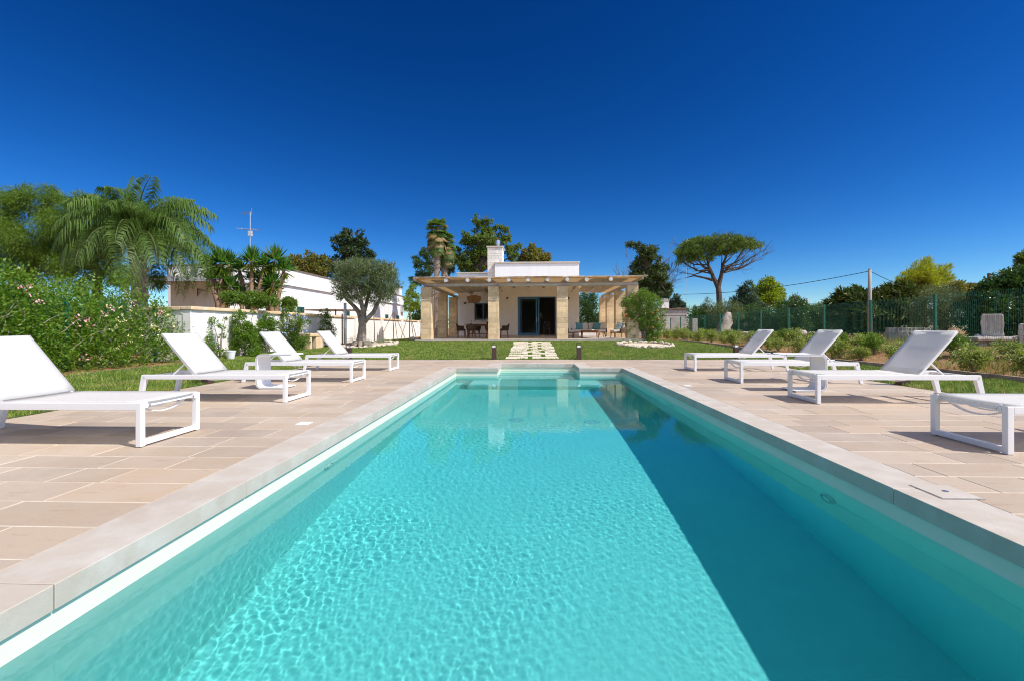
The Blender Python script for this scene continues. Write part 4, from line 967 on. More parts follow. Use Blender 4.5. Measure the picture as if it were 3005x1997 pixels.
def neighbour():
    e = empty('neighbour_house', 'long low white neighbouring house behind the garden wall', 'house', (-14.6, 25, 0)); m = MB(); H = 4.55
    m.box(-6, 0, 0, 26.5, 0, H); m.build('wall', NSTUCCO, e); c = MB(); c.box(-6.06, .06, -.06, 26.56, H, H+.07); c.build('roof_edge', TILE, e)
    k = MB(); k.box(.001, .13, 0, 26.5, 3.55, 3.66); k.build('cornice', NSTUCCO, e, bevel=.02)
    u = MB(); u.box(-3.4, -.45, -3, -.001, 0, 3.3); u.build('porch_wall', NSTUCCO, e)
    u = MB(); u.box(-4.6, .2, -4.5, -.01, 3.31, 3.36); u.box(-4.6, .2, -4.56, -4.5, 3.2, 3.44); u.build('canopy', CANOPY, e)
    for x in (-4.4,): MB().box(x-.06, x+.06, -4.45, -4.33, 0, 3.3).build('canopy_post', CANOPY, e)
    s = MB(); s.box(-.36, .36, -.24, .24, -.02, .02); q = s.build('solar_panel', M('solar_cells', (.10, .10, .13), rough=.3), e); p = atY(569, 801, 24.9); q.location = (p.x+14.6, p.y-25, p.z); q.rotation_euler = (R(65), 0, 0); q.scale = (.55, 1, 1)
    # bracket lamp on the porch wall
    b = MB(); b.tube([(0, 0, .2), (0, 0, -.2)], .02, 6); b.tube([(0, 0, .1), (.15, -.02, .16), (.3, -.02, .1), (.45, -.02, .05)], .014, 6); b.tube([(0, 0, -.12), (.12, -.02, -.02), (.25, -.02, .1)], .012, 6)
    bl_ = b.build('bracket_lamp', BLACK, e); p = atY(580, 858, 21.95); bl_.location = (p.x+14.6, p.y-25, p.z)
    # windows with green shutters along the long face, chimney at the far end
    for py in (20.4, 24.2, 10.5, 14.2, 3.2):
        w = MB(); w.box(.002, .06, py-.42, py-.02, 1.0, 2.35); w.box(.002, .06, py+.02, py+.42, 1.0, 2.35)
        sh = w.build('shutter', SHUT, e); l = MB()
        for i in range(20): l.box(.06, .075, py-.39, py-.05, 1.06+i*.063, 1.095+i*.063); l.box(.06, .075, py+.05, py+.39, 1.06+i*.063, 1.095+i*.063)
        l.build('louvres', SHUT, sh)
    c = MB(); c.box(-1.0, -.1, 25.3, 26.2, H+.07, H+1.0); ch = c.build('chimney', NSTUCCO, e); MB().box(-1.1, 0, 25.2, 26.3, H+1.0, H+1.1).build('chimney_cap', TILE, ch)
    a = MB(); a.box(.002, .32, 25.3, 26.2, 2.75, 3.4); a.build('air_conditioner', CANOPY, e, bevel=.02)
    ac = MB(); p = atY(722, 852, 24.8); ac.box(-.42, .42, -.16, .16, -.32, .32); q = ac.build('air_conditioner', WHITE, e, bevel=.02); q.location = (p.x+14.6, -.17, p.z)
    gr = MB().lathe([(.25, 0), (.25, .01), (.2, .015)], n=24).build('fan_grille', CANOPY, q); gr.matrix_local = Matrix.Translation((-.1, -.162, 0))@Matrix.Rotation(math.pi/2, 4, 'X')
neighbour()
def antenna():
    p = atY(734, 740, 27.5); t = atY(736, 622, 27.5); e = empty('roof_antenna', 'tall aerial mast with two antennas on the neighbouring roof', 'antenna', (p.x, 27.5, 4.6)); h = t.z-4.6
    MB().tube([(0, 0, 0), (.02, 0, h)], .035, 8).build('mast', STEEL, e); m = MB(); m.tube([(-.5, 0, h-.12), (.15, 0, h-.02)], .014, 5)
    for i in range(7): x = -.5+i*.1; m.tube([(x, -.25, h-.12+i*.015), (x, .25, h-.12+i*.015)], .008, 4)
    m.tube([(.1, 0, h-.2), (.12, 0, h+.25)], .012, 5); m.build('upper_antenna', STEEL, e); m = MB(); m.tube([(-.75, 0, h-1.05), (.7, 0, h-1.15)], .016, 5)
    for i in range(9): x = -.7+i*.17; m.tube([(x, -.35, h-1.055-i*.012), (x, .35, h-1.055-i*.012)], .008, 4)
    m.build('lower_antenna', STEEL, e); MB().box(-.09, .12, -.08, .08, h-1.5, h-1.2).build('junction_box', CANOPY, e)
antenna()
def parasol():
    p = atY(985, 910, 25.5); e = empty('parasol', 'large white garden parasol open behind the garden wall', 'parasol', (p.x, 25.5, .2)); zl = p.z-.2; m = MB(); r = 1.75
    pts = [(r*math.cos(R(45*i+10)), r*math.sin(R(45*i+10)), zl) for i in range(8)]; top = (0, 0, zl+.95); m.add(pts+[top], [(i, (i+1) % 8, 8) for i in range(8)]); m.add([(x, y, z-.02) for x, y, z in pts]+[(0, 0, zl+.93)], [((i+1) % 8, i, 8) for i in range(8)]); m.build('canopy', CANVAS, e)
    rb = MB()
    for x, y, z in pts: rb.tube([(x*1.03, y*1.03, z-.04), (0, 0, zl+.85)], .018, 5)
    rb.build('ribs', TEAK, e); MB().tube([(0, 0, 0), (0, 0, zl+.95)], .035, 8).build('pole', TEAK, e)
parasol()
def pole_post(px, pyt, pyb, name, label, cat, m, r, Y=None):
    b = gnd(px, pyb) if Y is None else None
    if b is None: b = atY(px, pyb, Y); b.z = float(gz(b.x, Y))
    t = atY(px, pyt, b.y); e = empty(name, label, cat, b); MB().tube([(0, 0, -.1), (0, 0, t.z-b.z)], [r*1.05, r*.97], 14).build('shaft', m, e, smooth=True); return e, t
e, t = pole_post(1013, 889, 1006, 'steel_post', 'thick grey steel post standing in front of the garden wall by the olive tree', 'post', GREYP, .065, 18.9)
MB().lathe([(.075, .8), (.075, .84)], n=14).build('collar', STEEL, e)
e, t = pole_post(1004.5, 921, 1006, 'drain_pipe', 'thin reddish pipe on the garden wall beside the steel post', 'pipe', M('rusty_pipe', (.22, .12, .08), rough=.7), .03, 19.6)
def meshfence(name, label, X, ys, tops, z0, side, xs=None, wire=.0016):
    """welded-wire fence: posts + one wire panel between each two posts"""
    e = empty(name, label, 'fence', (X, ys[0], z0)); rel = lambda y: y-ys[0]
    for i, y in enumerate(ys):
        h = tops[i]-z0; m = MB().box(-.03, .03, rel(y)-.03, rel(y)+.03, -.1, h)
        p = m.build('post', GREEN, e, bevel=.004); MB().box(-.035, .035, rel(y)-.035, rel(y)+.035, h, h+.015).build('cap', GREEN, p)
        for q in (.12, .55, .9): MB().box(-.04, .04, rel(y)-.035, rel(y)+.035, h*q-.02, h*q+.02).build('clamp', GREEN, p)
    for (a, b, t0, t1) in zip(ys[:-1], ys[1:], tops[:-1], tops[1:]):
        m = MB(); n = int((b-a-.08)/.055); w = wire; zb = .03
        H = lambda u: (t0+(t1-t0)*u)-z0+.01
        folds = [0, .18, .26, .30, .34, .42, .62, .84, .885, .93, 1.0]; off = [0, 0, 0, .028, 0, 0, 0, 0, .028, 0, 0]
        for k in range(n+1):
            u = k/n; y = rel(a)+.04+(b-a-.08)*u; h = H(u)
            pts = [(o_*side, y, zb+(h-zb)*f) for f, o_ in zip(folds, off)]
            for p, q in zip(pts[:-1], pts[1:]): m.bar(p, q, w*2, w*2)
        for f in (0, .25, .35, .55, .75, .85, .93):
            m.bar((0, rel(a)+.03, zb+(H(0)-zb)*f), (0, rel(b)-.03, zb+(H(1)-zb)*f), w*2.4, w*2.4)
        m.build('wire_panel', GREEN, e)
    return e
ys = [13.35-2.46*2, 13.35-2.46, 13.35]+[13.35+2.44*k for k in range(1, 11)]
meshfence('wire_fence', 'green welded wire fence with square posts along the right side of the garden', 11.4, ys, [1.88, 1.88]+[1.87-.012*k for k in range(11)], .36, -1)
meshfence('wire_fence', 'green wire fence behind the flowering hedge on the left', -10.55, [7.4, 9.9, 12.35], [1.72, 1.72, 1.72], .08, 1)
def kerb():
    e = empty('lawn_kerb', 'low stone kerb between the right lawn and the planted bed', 'kerb', (8.7, 8, 0)); pts = [(8.70, 3), (8.70, 8), (8.72, 9.4), (8.68, 11.2), (8.5, 13.1), (8.36, 16), (8.26, 19), (7.95, 22), (7.7, 24)]; m = MB()
    for (x0, y0), (x1, y1) in zip(pts[:-1], pts[1:]):
        n = max(1, int((y1-y0)/.9))
        for i in range(n):
            a = (x0+(x1-x0)*i/n, y0+(y1-y0)*i/n); b = (x0+(x1-x0)*(i+1)/n, y0+(y1-y0)*(i+1)/n); m.bar((a[0]-8.7, a[1]-8+.004, float(gz(*a))+.03), (b[0]-8.7, b[1]-8-.004, float(gz(*b))+.03), .06, .14)
    m.build('kerb_stones', M('kerb_stone', (.42, .33, .25), (.30, .23, .17), scale=5, rough=.95, bump=.4, bscale=30), e, bevel=.008)
kerb()
# ------------------------------------------------------------------ vegetation
LF = {}
LF['feather'] = leafmat('feathery_leaf', (.055, .105, .012), (.125, .19, .025), tr=.45)
LF['palm'] = leafmat('palm_leaf', (.030, .062, .012), (.080, .125, .027), tr=.35, k=2.05)
LF['yucca'] = leafmat('yucca_leaf', (.030, .090, .014), (.085, .175, .030), tr=.35, c3=(.24, .26, .07), rough=.35, k=1.75)
LF['hedge'] = leafmat('hedge_leaf', (.035, .095, .009), (.125, .20, .020), tr=.42, c3=(.21, .26, .04), rough=.42, k=1.6)
LF['olive'] = leafmat('olive_leaf', (.042, .070, .020), (.12, .155, .055), tr=.25, c3=(.22, .25, .13))
LF['pom'] = leafmat('pomegranate_leaf', (.040, .095, .012), (.12, .19, .025), tr=.4, c3=(.20, .22, .05), rough=.4, k=1.55)
LF['conifer'] = leafmat('dark_conifer', (.014, .028, .010), (.035, .055, .016), tr=.15, k=1.75)
LF['cedar'] = leafmat('cedar_needles', (.020, .036, .010), (.062, .082, .020), tr=.2, k=1.75)
LF['pine'] = leafmat('pine_needles', (.026, .055, .018), (.065, .10, .028), tr=.25, k=1.75)
LF['umb'] = leafmat('umbrella_pine_needles', (.042, .080, .012), (.10, .145, .020), tr=.25, k=1.4)
LF['euc'] = leafmat('broad_dark_leaf', (.034, .062, .012), (.10, .14, .024), tr=.4, c3=(.18, .16, .05), k=1.9)
LF['gold'] = leafmat('golden_leaf', (.07, .085, .015), (.16, .15, .03), tr=.4, c3=(.16, .09, .04), k=1.6)
LF['yg'] = leafmat('yellow_green_leaf', (.09, .14, .012), (.22, .26, .03), tr=.45)
LF['dark'] = leafmat('dark_glossy_leaf', (.012, .034, .009), (.040, .075, .016), tr=.3, rough=.35, k=1.75)
LF['spruce'] = leafmat('blue_green_needles', (.022, .045, .026), (.055, .085, .045), tr=.2, k=1.75)
LF['ivy'] = leafmat('ivy_leaf', (.016, .045, .010), (.050, .095, .018), tr=.3, rough=.4, k=1.75)
LF['shrub'] = leafmat('variegated_leaf', (.065, .10, .018), (.17, .20, .045), tr=.35, c3=(.42, .42, .15), k=2.0)
LF['weed'] = leafmat('weedy_grass', (.08, .12, .018), (.19, .21, .05), tr=.4, c3=(.30, .25, .11))
LF['lav'] = leafmat('grey_green_herb', (.12, .15, .10), (.22, .25, .18), tr=.2)
LF['dead'] = leafmat('dry_palm_leaf', (.20, .13, .06), (.34, .24, .12), tr=.3)
LF['pink'] = leafmat('pink_flower', (.70, .28, .34), (.80, .46, .46), tr=.3)
LF['cream'] = leafmat('cream_flower', (.70, .62, .25), (.78, .74, .48), tr=.3)
LF['bluef'] = leafmat('pale_blue_flower', (.26, .34, .72), (.44, .52, .80), tr=.3)
LF['mim'] = leafmat('mimosa_leaf', (.13, .17, .014), (.33, .34, .045), tr=.5)
def gzv(x, y): return float(gz(x, y))
# --- flowering hedge in front of the left wire fence
def hedge():
    e = empty('flowering_hedge', 'big leafy flowering hedge with pink trumpet flowers on the left edge of the lawn', 'hedge', (-10.8, 9.5, .05)); g = random.Random(12); cl = []
    y = 6.9
    while y < 12.5:
        top = 1.60+max(0, (10.4-y))*.13+.20*math.sin(y*2.3)+g.uniform(-.2, .2); front = -9.78-.02*(y-7)+.16*math.sin(y*3.1+1)
        for k in range(7):
            z = .28+k*.28
            if z > top: break
            x = front-.30-.12*k+.10*(k == 0)+g.uniform(-.2, .2)
            cl.append((x+10.8, y-9.5+g.uniform(-.12, .12), z, g.uniform(.36, .5)))
        for dx in (.9, 1.6, 2.3, 3.0): cl.append((front-dx-.3+10.8, y-9.5, top-.18+g.uniform(-.15, .1)+.06*dx, .55)); cl.append((front-dx-.3+10.8, y-9.5, top-.85, .55))
        y += .37
    quads('foliage', cloud(cl, 78000, .074, asp=.48, sub=22, spread=.24, up=.15, droop=.15, seed=5), 4, [LF['hedge']], e)
    m = MB()
    for i in range(40):
        y = g.uniform(-2.5, 2.9); x = g.uniform(.55, .95); z = g.uniform(.05, 1.2); p = Vector((x, y, z)); pts = [p]
        for k in range(4): p = p+Vector((g.uniform(-.06, .10), g.uniform(-.2, .2), g.uniform(.02, .2))); pts.append(p)
        m.tube(pts, [.008, .007, .006, .004, .003], 5)
    m.build('stems', BARK, e)
    fl = []
    for px, py, Y in ((255, 948, 10.2), (310, 913, 10.6), (460, 920, 11.6), (245, 1048, 9.8), (95, 880, 9.2), (70, 852, 9.0), (222, 940, 10.), (60, 1000, 8.6), (380, 890, 11.)):
        p = atX(px, py, -9.72); p.y = min(max(p.y, 7), 12.3); fl.append((p.x+10.8+.05, p.y-9.5, p.z-.05, .10))
    for q, f in enumerate(fl): quads('flower_cluster', cloud([f], 15, .045, asp=.8, seed=9+q), 4, [LF['pink']], e)
    cf = []
    for i in range(40): y = g.uniform(.3, 2.9); cf.append((1.05+g.uniform(-.1, .12), y, g.uniform(.5, 1.6), .03))
    quads('cream_flowers', cloud(cf, 160, .03, asp=.9, seed=19), 4, [LF['cream']], e)
hedge()
# --- feathery tree at the far left
def zl(lst, s, ox, oy): return [(ox+x/s, oy+y/s, r/s) for x, y, r in lst]
Y = 17.5
c = pxclumps(zl([(60, 380, 110), (230, 310, 110), (180, 260, 50), (380, 400, 120), (120, 560, 140), (330, 560, 140), (500, 500, 120), (250, 730, 140), (480, 720, 120), (560, 350, 80), (80, 740, 120), (640, 640, 110), (30, 270, 60), (330, 270, 60), (680, 780, 80), (600, 860, 60), (-100, 420, 150), (-150, 600, 150), (-60, 760, 140), (400, 620, 110), (760, 800, 70), (1060, 840, 60), (560, 600, 110)], 2.24, 0, 450), Y, .9, 3)
tree('feathery_tree', 'wide feathery green pepper tree behind the hedge at the left edge', 'tree', (atY(272, 900, Y).x, Y, .1), (atY(285, 760, Y).x, Y, atY(285, 790, Y).z), c, LF['feather'], 90000, .15, DBARK, .22, asp=.13, droop=.65, sub=26, spread=.26, up=0, inner=.5)
# --- pinnate palm
def pinnate(name, label, base, top, L, nf, leafm, r0, seed=3, nl=46, ll=.62):
    base = Vector(base); top = Vector(top); e = empty(name, label, 'palm', base); g = random.Random(seed); t = top-base
    m = MB(); n = 14; m.tube([t*(i/n)+Vector((g.uniform(-.02, .02), g.uniform(-.02, .02), 0)) for i in range(n+1)], [r0*(1.12 if i % 2 else .96)*(1+.1*(i > n-3)) for i in range(n+1)], 14, wob=.05)
    for k in range(26):
        a = g.uniform(0, 6.28); z = t.z*g.uniform(.45, 1.0); m.tube([(r0*.95*math.cos(a), r0*.95*math.sin(a), z), (r0*1.35*math.cos(a), r0*1.35*math.sin(a), z+.16)], [.07, .03], 5)
    m.build('trunk', PBARK, e, smooth=False)
    V = []; rm = MB()
    for k in range(nf):
        q = k/nf; az = k*2.39996+g.uniform(-.2, .2); el = R(88-82*q**.9+g.uniform(-8, 8)); dr = R(80+52*min(1, q*1.6)*(1-.3*q)+g.uniform(-14, 14)); LL = L*(.72+.35*min(1, q*2.2))*g.uniform(.9, 1.08)*(1+.22*max(0, math.cos(az)))
        if k == 0: dr = R(12)
        p = t+Vector((0, 0, -.25*q)); pts = [p]; N = 16; dirs = []
        for i in range(N):
            a = el-dr*((i+.5)/N)**1.25; d = Vector((math.cos(az)*math.cos(a), math.sin(az)*math.cos(a), math.sin(a))); dirs.append(d); p = p+d*(LL/N); pts.append(p)
        dirs.append(dirs[-1]); rm.tube(pts, [.030*(1-.9*i/N)+.003 for i in range(N+1)], 5)
        for i in range(nl):
            f = .12+.88*(i+.5)/nl; x = f*N; j = min(int(x), N-1); P = pts[j].lerp(pts[j+1], x-j); d = dirs[j]; sd = d.cross(Vector((0, 0, 1)))
            if sd.length < .05: sd = Vector((math.sin(az), -math.cos(az), 0))
            sd.normalize(); l0 = ll*(.35+.65*math.sin(math.pi*min(1, f*.85+.12)))
            for s_ in (-1, 1):
                dd = (sd*s_*g.uniform(.75, 1)+d*g.uniform(.35, .7)+Vector((0, 0, g.uniform(-.1, .35)))).normalized(); l = l0*g.uniform(.8, 1.15); mid = P+dd*l*.5; hang = Vector((0, 0, -l*g.uniform(.45, .95))); tip = mid+dd*l*.32+hang; wv = d*.016
                V += [P, mid+wv, tip, mid-wv]
    rm.build('frond_stalks', M('frond_stalk_'+name, (.10, .12, .03), rough=.6), e)
    quads('fronds', np.array([tuple(v) for v in V]), 4, [leafm], e); return e
Y = 15.6; b = atY(418, 900, Y)
pinnate('feather_palm', 'large feather palm with arching drooping fronds rising behind the hedge', (b.x, Y, .1), (atY(400, 690, Y).x, Y, atY(400, 690, Y).z), 2.5, 54, LF['palm'], .24, nl=86, ll=.74)
# --- yuccas behind the wall
def rosette(ctr, r, n, g, w=.05, low=-.55):
    d = nrm(g.normal(size=(n, 3))); d[:, 2] = np.where(d[:, 2] < low, -d[:, 2], d[:, 2]); d = nrm(d+np.array([0, 0, .28])); L = r*g.uniform(.78, 1.08, n); Sd = nrm(np.cross(d, np.array([0, 0, 1.])+g.normal(size=(n, 3))*.15)); C = np.array(ctr)+d*.05
    return leafquads(C, d, Sd, L, np.full(n, w)*g.uniform(.8, 1.2, n), bend=.10)
def yucca(name, label, heads, base, Y, seed):
    b = atY(base[0], base[1], Y); b.z = .2; e = empty(name, label, 'yucca', b); g = np.random.default_rng(seed); V = []; m = MB(); dead = []
    for px, py, rp, n in heads:
        p = atY(px, py, Y+g.uniform(-.25, .25))-b; V.append(rosette(p, rp*Y/F, n, g, w=.068)); 
        k = Vector((p.x*.35+g.uniform(-.08, .08), p.y*.4, p.z*.55)); m.tube([(0, 0, -.1), k*.5+Vector((.03, 0, 0)), k, p], [.12, .10, .085, .06], 9, wob=.08)
        nd = 34; d = nrm(np.stack([g.normal(size=nd), g.normal(size=nd), -g.uniform(.8, 1.8, nd)], 1)); Sd = nrm(np.cross(d, g.normal(size=(nd, 3)))); dead.append(leafquads(np.array(p)-np.array([0, 0, .08])+d*.03, d, Sd, rp*Y/F*g.uniform(.6, .95, nd), np.full(nd, .045)))
    m.build('stems', YBARK, e, smooth=True); A = np.concatenate(V+dead); mi = np.concatenate([np.zeros(sum(len(v) for v in V)//4), np.ones(sum(len(v) for v in dead)//4)])
    quads('leaves', A, 4, [LF['yucca'], LF['yg']], e, mi=mi)
zz = lambda x, y, r, n: (480+x/5.62, 720+y/5.62, r/5.62, n)
yucca('yucca', 'tall spiky yucca with a bare reddish trunk behind the wall, leftmost', [zz(950, 290, 300, 120), zz(720, 360, 250, 100), zz(1090, 300, 230, 80), zz(1090, 680, 230, 80), zz(840, 560, 260, 90), zz(980, 560, 200, 70)], (655, 893), 16.6, 1)
yucca('yucca', 'spiky yucca with two heads behind the wall, middle one of three', [zz(1455, 270, 280, 120), zz(1250, 420, 230, 80), zz(1660, 330, 220, 80), zz(1480, 560, 200, 60), zz(1240, 800, 230, 70)], (735, 896), 17.0, 2)
yucca('yucca', 'spiky yucca with yellowing lower leaves behind the wall, rightmost', [zz(1830, 250, 280, 120), zz(1990, 400, 230, 100), zz(1680, 700, 280, 100), zz(1800, 640, 250, 90), zz(1830, 780, 200, 80), zz(1700, 520, 220, 70)], (795, 900), 17.4, 3)
# --- ivy on the wall and bushes behind it
def bush(name, label, cat, base, clumps, lm, n, size, group=None, fl=None, stem=True, **kw):
    base = Vector(base); e = empty(name, label, cat, base, group); loc = [(x-base.x, y-base.y, z-base.z, r) for x, y, z, r in clumps]
    quads('foliage', cloud(loc, n, size, seed=len(label)*3+n % 97, **kw), 4, [lm], e)
    if stem:
        m = MB(); g = random.Random(n)
        for x, y, z, r in loc[:10]: m.tube([(g.uniform(-.05, .05), g.uniform(-.05, .05), -.05), (x*.5+g.uniform(-.05, .05), y*.5, max(z*.5, .02)), (x, y, z)], [.016, .012, .006], 5)
        m.build('stems', BARK, e)
    if fl: quads('flowers', cloud([(x, y, z, r*1.08) for x, y, z, r in loc[fl[3]:fl[4]]], fl[1], fl[2], asp=.9, seed=77, inner=.9, spread=.12, sub=7), 4, [fl[0]], e)
    return e
z5 = lambda L: zl(L, 5.62, 560, 880)
def wallplant(name, label, lst, Y, lm, n, size, base, **kw):
    c = pxclumps(z5(lst), Y, .35, len(label)); c = [(min(x, -9.0), y, z, r) for x, y, z, r in c]
    b = gnd(560+base[0]/5.62, 880+base[1]/5.62) if False else Vector((atY(560+base[0]/5.62, 950, Y).x, Y, 0)); b.z = gzv(b.x, b.y)
    return bush(name, label, 'shrub', b, c, lm, n, size, **kw)
wallplant('climbing_shrub', 'thin sparse climber against the left end of the white wall', [(140, 470, 70), (250, 560, 90), (360, 360, 60), (480, 450, 50), (300, 700, 80), (400, 800, 80), (520, 880, 70), (580, 320, 30), (120, 600, 60), (480, 600, 45), (560, 960, 60), (200, 440, 50)], 13.6, LF['hedge'], 2600, .055, (480, 950), spread=.5)
wallplant('climbing_shrub', 'bushy green climber on the white wall behind the third left lounger', [(830, 260, 90), (700, 330, 70), (780, 450, 120), (880, 520, 130), (730, 640, 110), (900, 700, 130), (800, 820, 130), (1000, 840, 120), (960, 440, 70), (1060, 210, 40), (1010, 620, 100), (1080, 880, 80)], 14.6, LF['hedge'], 8500, .055, (880, 900))
wallplant('climbing_shrub', 'rounded green climber on the white wall left of the blue-flowered one', [(1180, 380, 90), (1300, 320, 80), (1250, 480, 130), (1390, 430, 90), (1150, 600, 100), (1300, 640, 120), (1200, 780, 110), (1400, 600, 70), (1100, 540, 60)], 15.9, LF['hedge'], 7000, .055, (1250, 860))
wallplant('flowering_climber', 'climber with pale blue flowers on the white wall behind the farthest left lounger', [(1470, 230, 70), (1560, 190, 60), (1580, 330, 90), (1740, 230, 60), (1700, 420, 130), (1850, 380, 110), (1600, 560, 120), (1780, 600, 130), (1880, 680, 110), (1650, 740, 120), (1790, 760, 110), (1560, 680, 80)], 17.6, LF['pom'], 9500, .055, (1700, 800), fl=(LF['bluef'], 260, .055, 0, 8))
wallplant('flowering_climber', 'narrow climber with a few blue flowers spilling over the wall top beside the steel post', [(2210, 230, 80), (2260, 330, 80), (2220, 430, 100), (2300, 520, 90), (2160, 520, 50), (2290, 640, 90), (2330, 740, 80), (2350, 820, 60), (2200, 600, 60), (2390, 600, 40)], 20.2, LF['pom'], 5200, .06, (2300, 800), fl=(LF['bluef'], 70, .06, 0, 6))
c = pxclumps(z5([(1700, 110, 80), (1850, 60, 90), (2000, 70, 90), (2080, 130, 70), (2100, 30, 60), (1560, 100, 60), (1400, 110, 50), (1300, 80, 60), (1150, 90, 50), (2180, 170, 40), (1930, 150, 60)]), 18.6, .5, 8)
bush('ivy_mound', 'mass of bright ivy climbing over the top of the garden wall', 'ivy', (-10.6, 18.6, .2), [(min(x, -10.1), y, z, r) for x, y, z, r in c], LF['pom'], 5200, .075, stem=True)
c = pxclumps(zl([(1080, 880, 110), (1250, 880, 90), (1400, 880, 110), (1560, 900, 120), (1700, 930, 90), (1830, 930, 90)], 5.62, 480, 720), 16.2, .5, 4)
bush('low_planting', 'low leafy shrubs at the foot of the yuccas behind the wall', 'shrub', (-11.2, 16.2, .2), c, LF['pom'], 5200, .08)
# --- olive tree
ob = gnd(1061, 1016); 
def olive():
    e = empty('olive_tree', 'rounded grey-green olive tree with a thick gnarled trunk, in a ring of stones', 'olive tree', ob); Y = ob.y; s = 4.125; W = lambda x, y, dy=0: atY(960+x/s, 660+y/s, Y+dy)-ob
    m = MB()
    m.tube([W(412, 1490), W(415, 1400), W(425, 1300), W(425, 1200), W(418, 1110)], [.30, .22, .17, .16, .17], 14, wob=.10)
    m.tube([W(418, 1130), W(380, 1050, .1), W(320, 980, .2), W(250, 920, .3), W(190, 850, .35)], [.13, .105, .09, .07, .04], 9, wob=.1)
    m.tube([W(420, 1140), W(435, 1030, -.1), W(410, 930, -.2), W(360, 830, -.3), W(330, 700, -.4)], [.13, .105, .09, .07, .04], 9, wob=.1)
    m.tube([W(440, 1180), W(490, 1130), W(560, 1060, .1), W(600, 980, -.1), W(650, 880, -.2), W(680, 760, -.2)], [.12, .10, .09, .075, .06, .03], 9, wob=.1)
    m.tube([W(430, 1090), W(470, 980, .3), W(500, 860, .5), W(520, 720, .6)], [.11, .09, .06, .03], 8, wob=.1)
    for k in range(9): a = k*.7; m.tube([(.25*math.cos(a), .25*math.sin(a), .22), (.36*math.cos(a), .36*math.sin(a), .05), (.5*math.cos(a), .5*math.sin(a), -.1)], [.09, .10, .05], 7, wob=.15)
    m.build('trunk', OBARK, e, smooth=True)
    g = random.Random(3); L = [(450, 640, 190), (280, 640, 170), (640, 640, 180), (180, 700, 130), (740, 720, 140), (360, 800, 150), (560, 800, 160), (700, 840, 130), (200, 820, 110), (350, 520, 130), (540, 530, 130), (220, 560, 110), (700, 560, 110), (800, 640, 70), (110, 640, 60), (110, 800, 50), (640, 940, 80), (520, 930, 70), (780, 880, 60), (450, 460, 80), (640, 480, 60), (130, 880, 45), (860, 930, 30), (760, 530, 40), (250, 480, 50)]
    c = []
    for x, y, r in L:
        for dy in ((-.75, 0, .75) if r > 100 else (g.uniform(-.4, .4),)):
            p = W(x+g.uniform(-20, 20), y+g.uniform(-20, 20), dy*(1 if r > 100 else 1)); c.append((p.x, p.y, p.z, r/s*Y/F*(.85 if dy else 1)))
    for k in range(46):
        a = g.uniform(0, 6.28); t = g.uniform(.15, 1.0); x = 450+400*math.cos(a)*math.sqrt(max(0, 1-(t-.4)**2)); p = W(x*.92+38, 640-240*t*abs(math.sin(a*.5+.7))-10, g.uniform(-1.0, 1.0)); c.append((p.x, p.y, p.z+.05, g.uniform(.10, .2)))
    quads('crown', cloud(c, 31000, .115, asp=.18, up=.7, sub=15, spread=.23, inner=.45, seed=2, svar=.3), 4, [LF['olive']], e)
    tw = MB()
    for i in range(170):
        x, y, z, r = c[g.randrange(len(c))]; d = Vector((g.uniform(-1, 1), g.uniform(-1, 1), g.uniform(-.2, 1.2))).normalized(); p = Vector((x, y, z))-d*r*.5; tw.tube([p, p+d*r*.9, p+d*r*1.5+Vector((0, 0, .05))], [.010, .007, .003], 4)
    tw.build('twigs', OBARK, e)
olive()
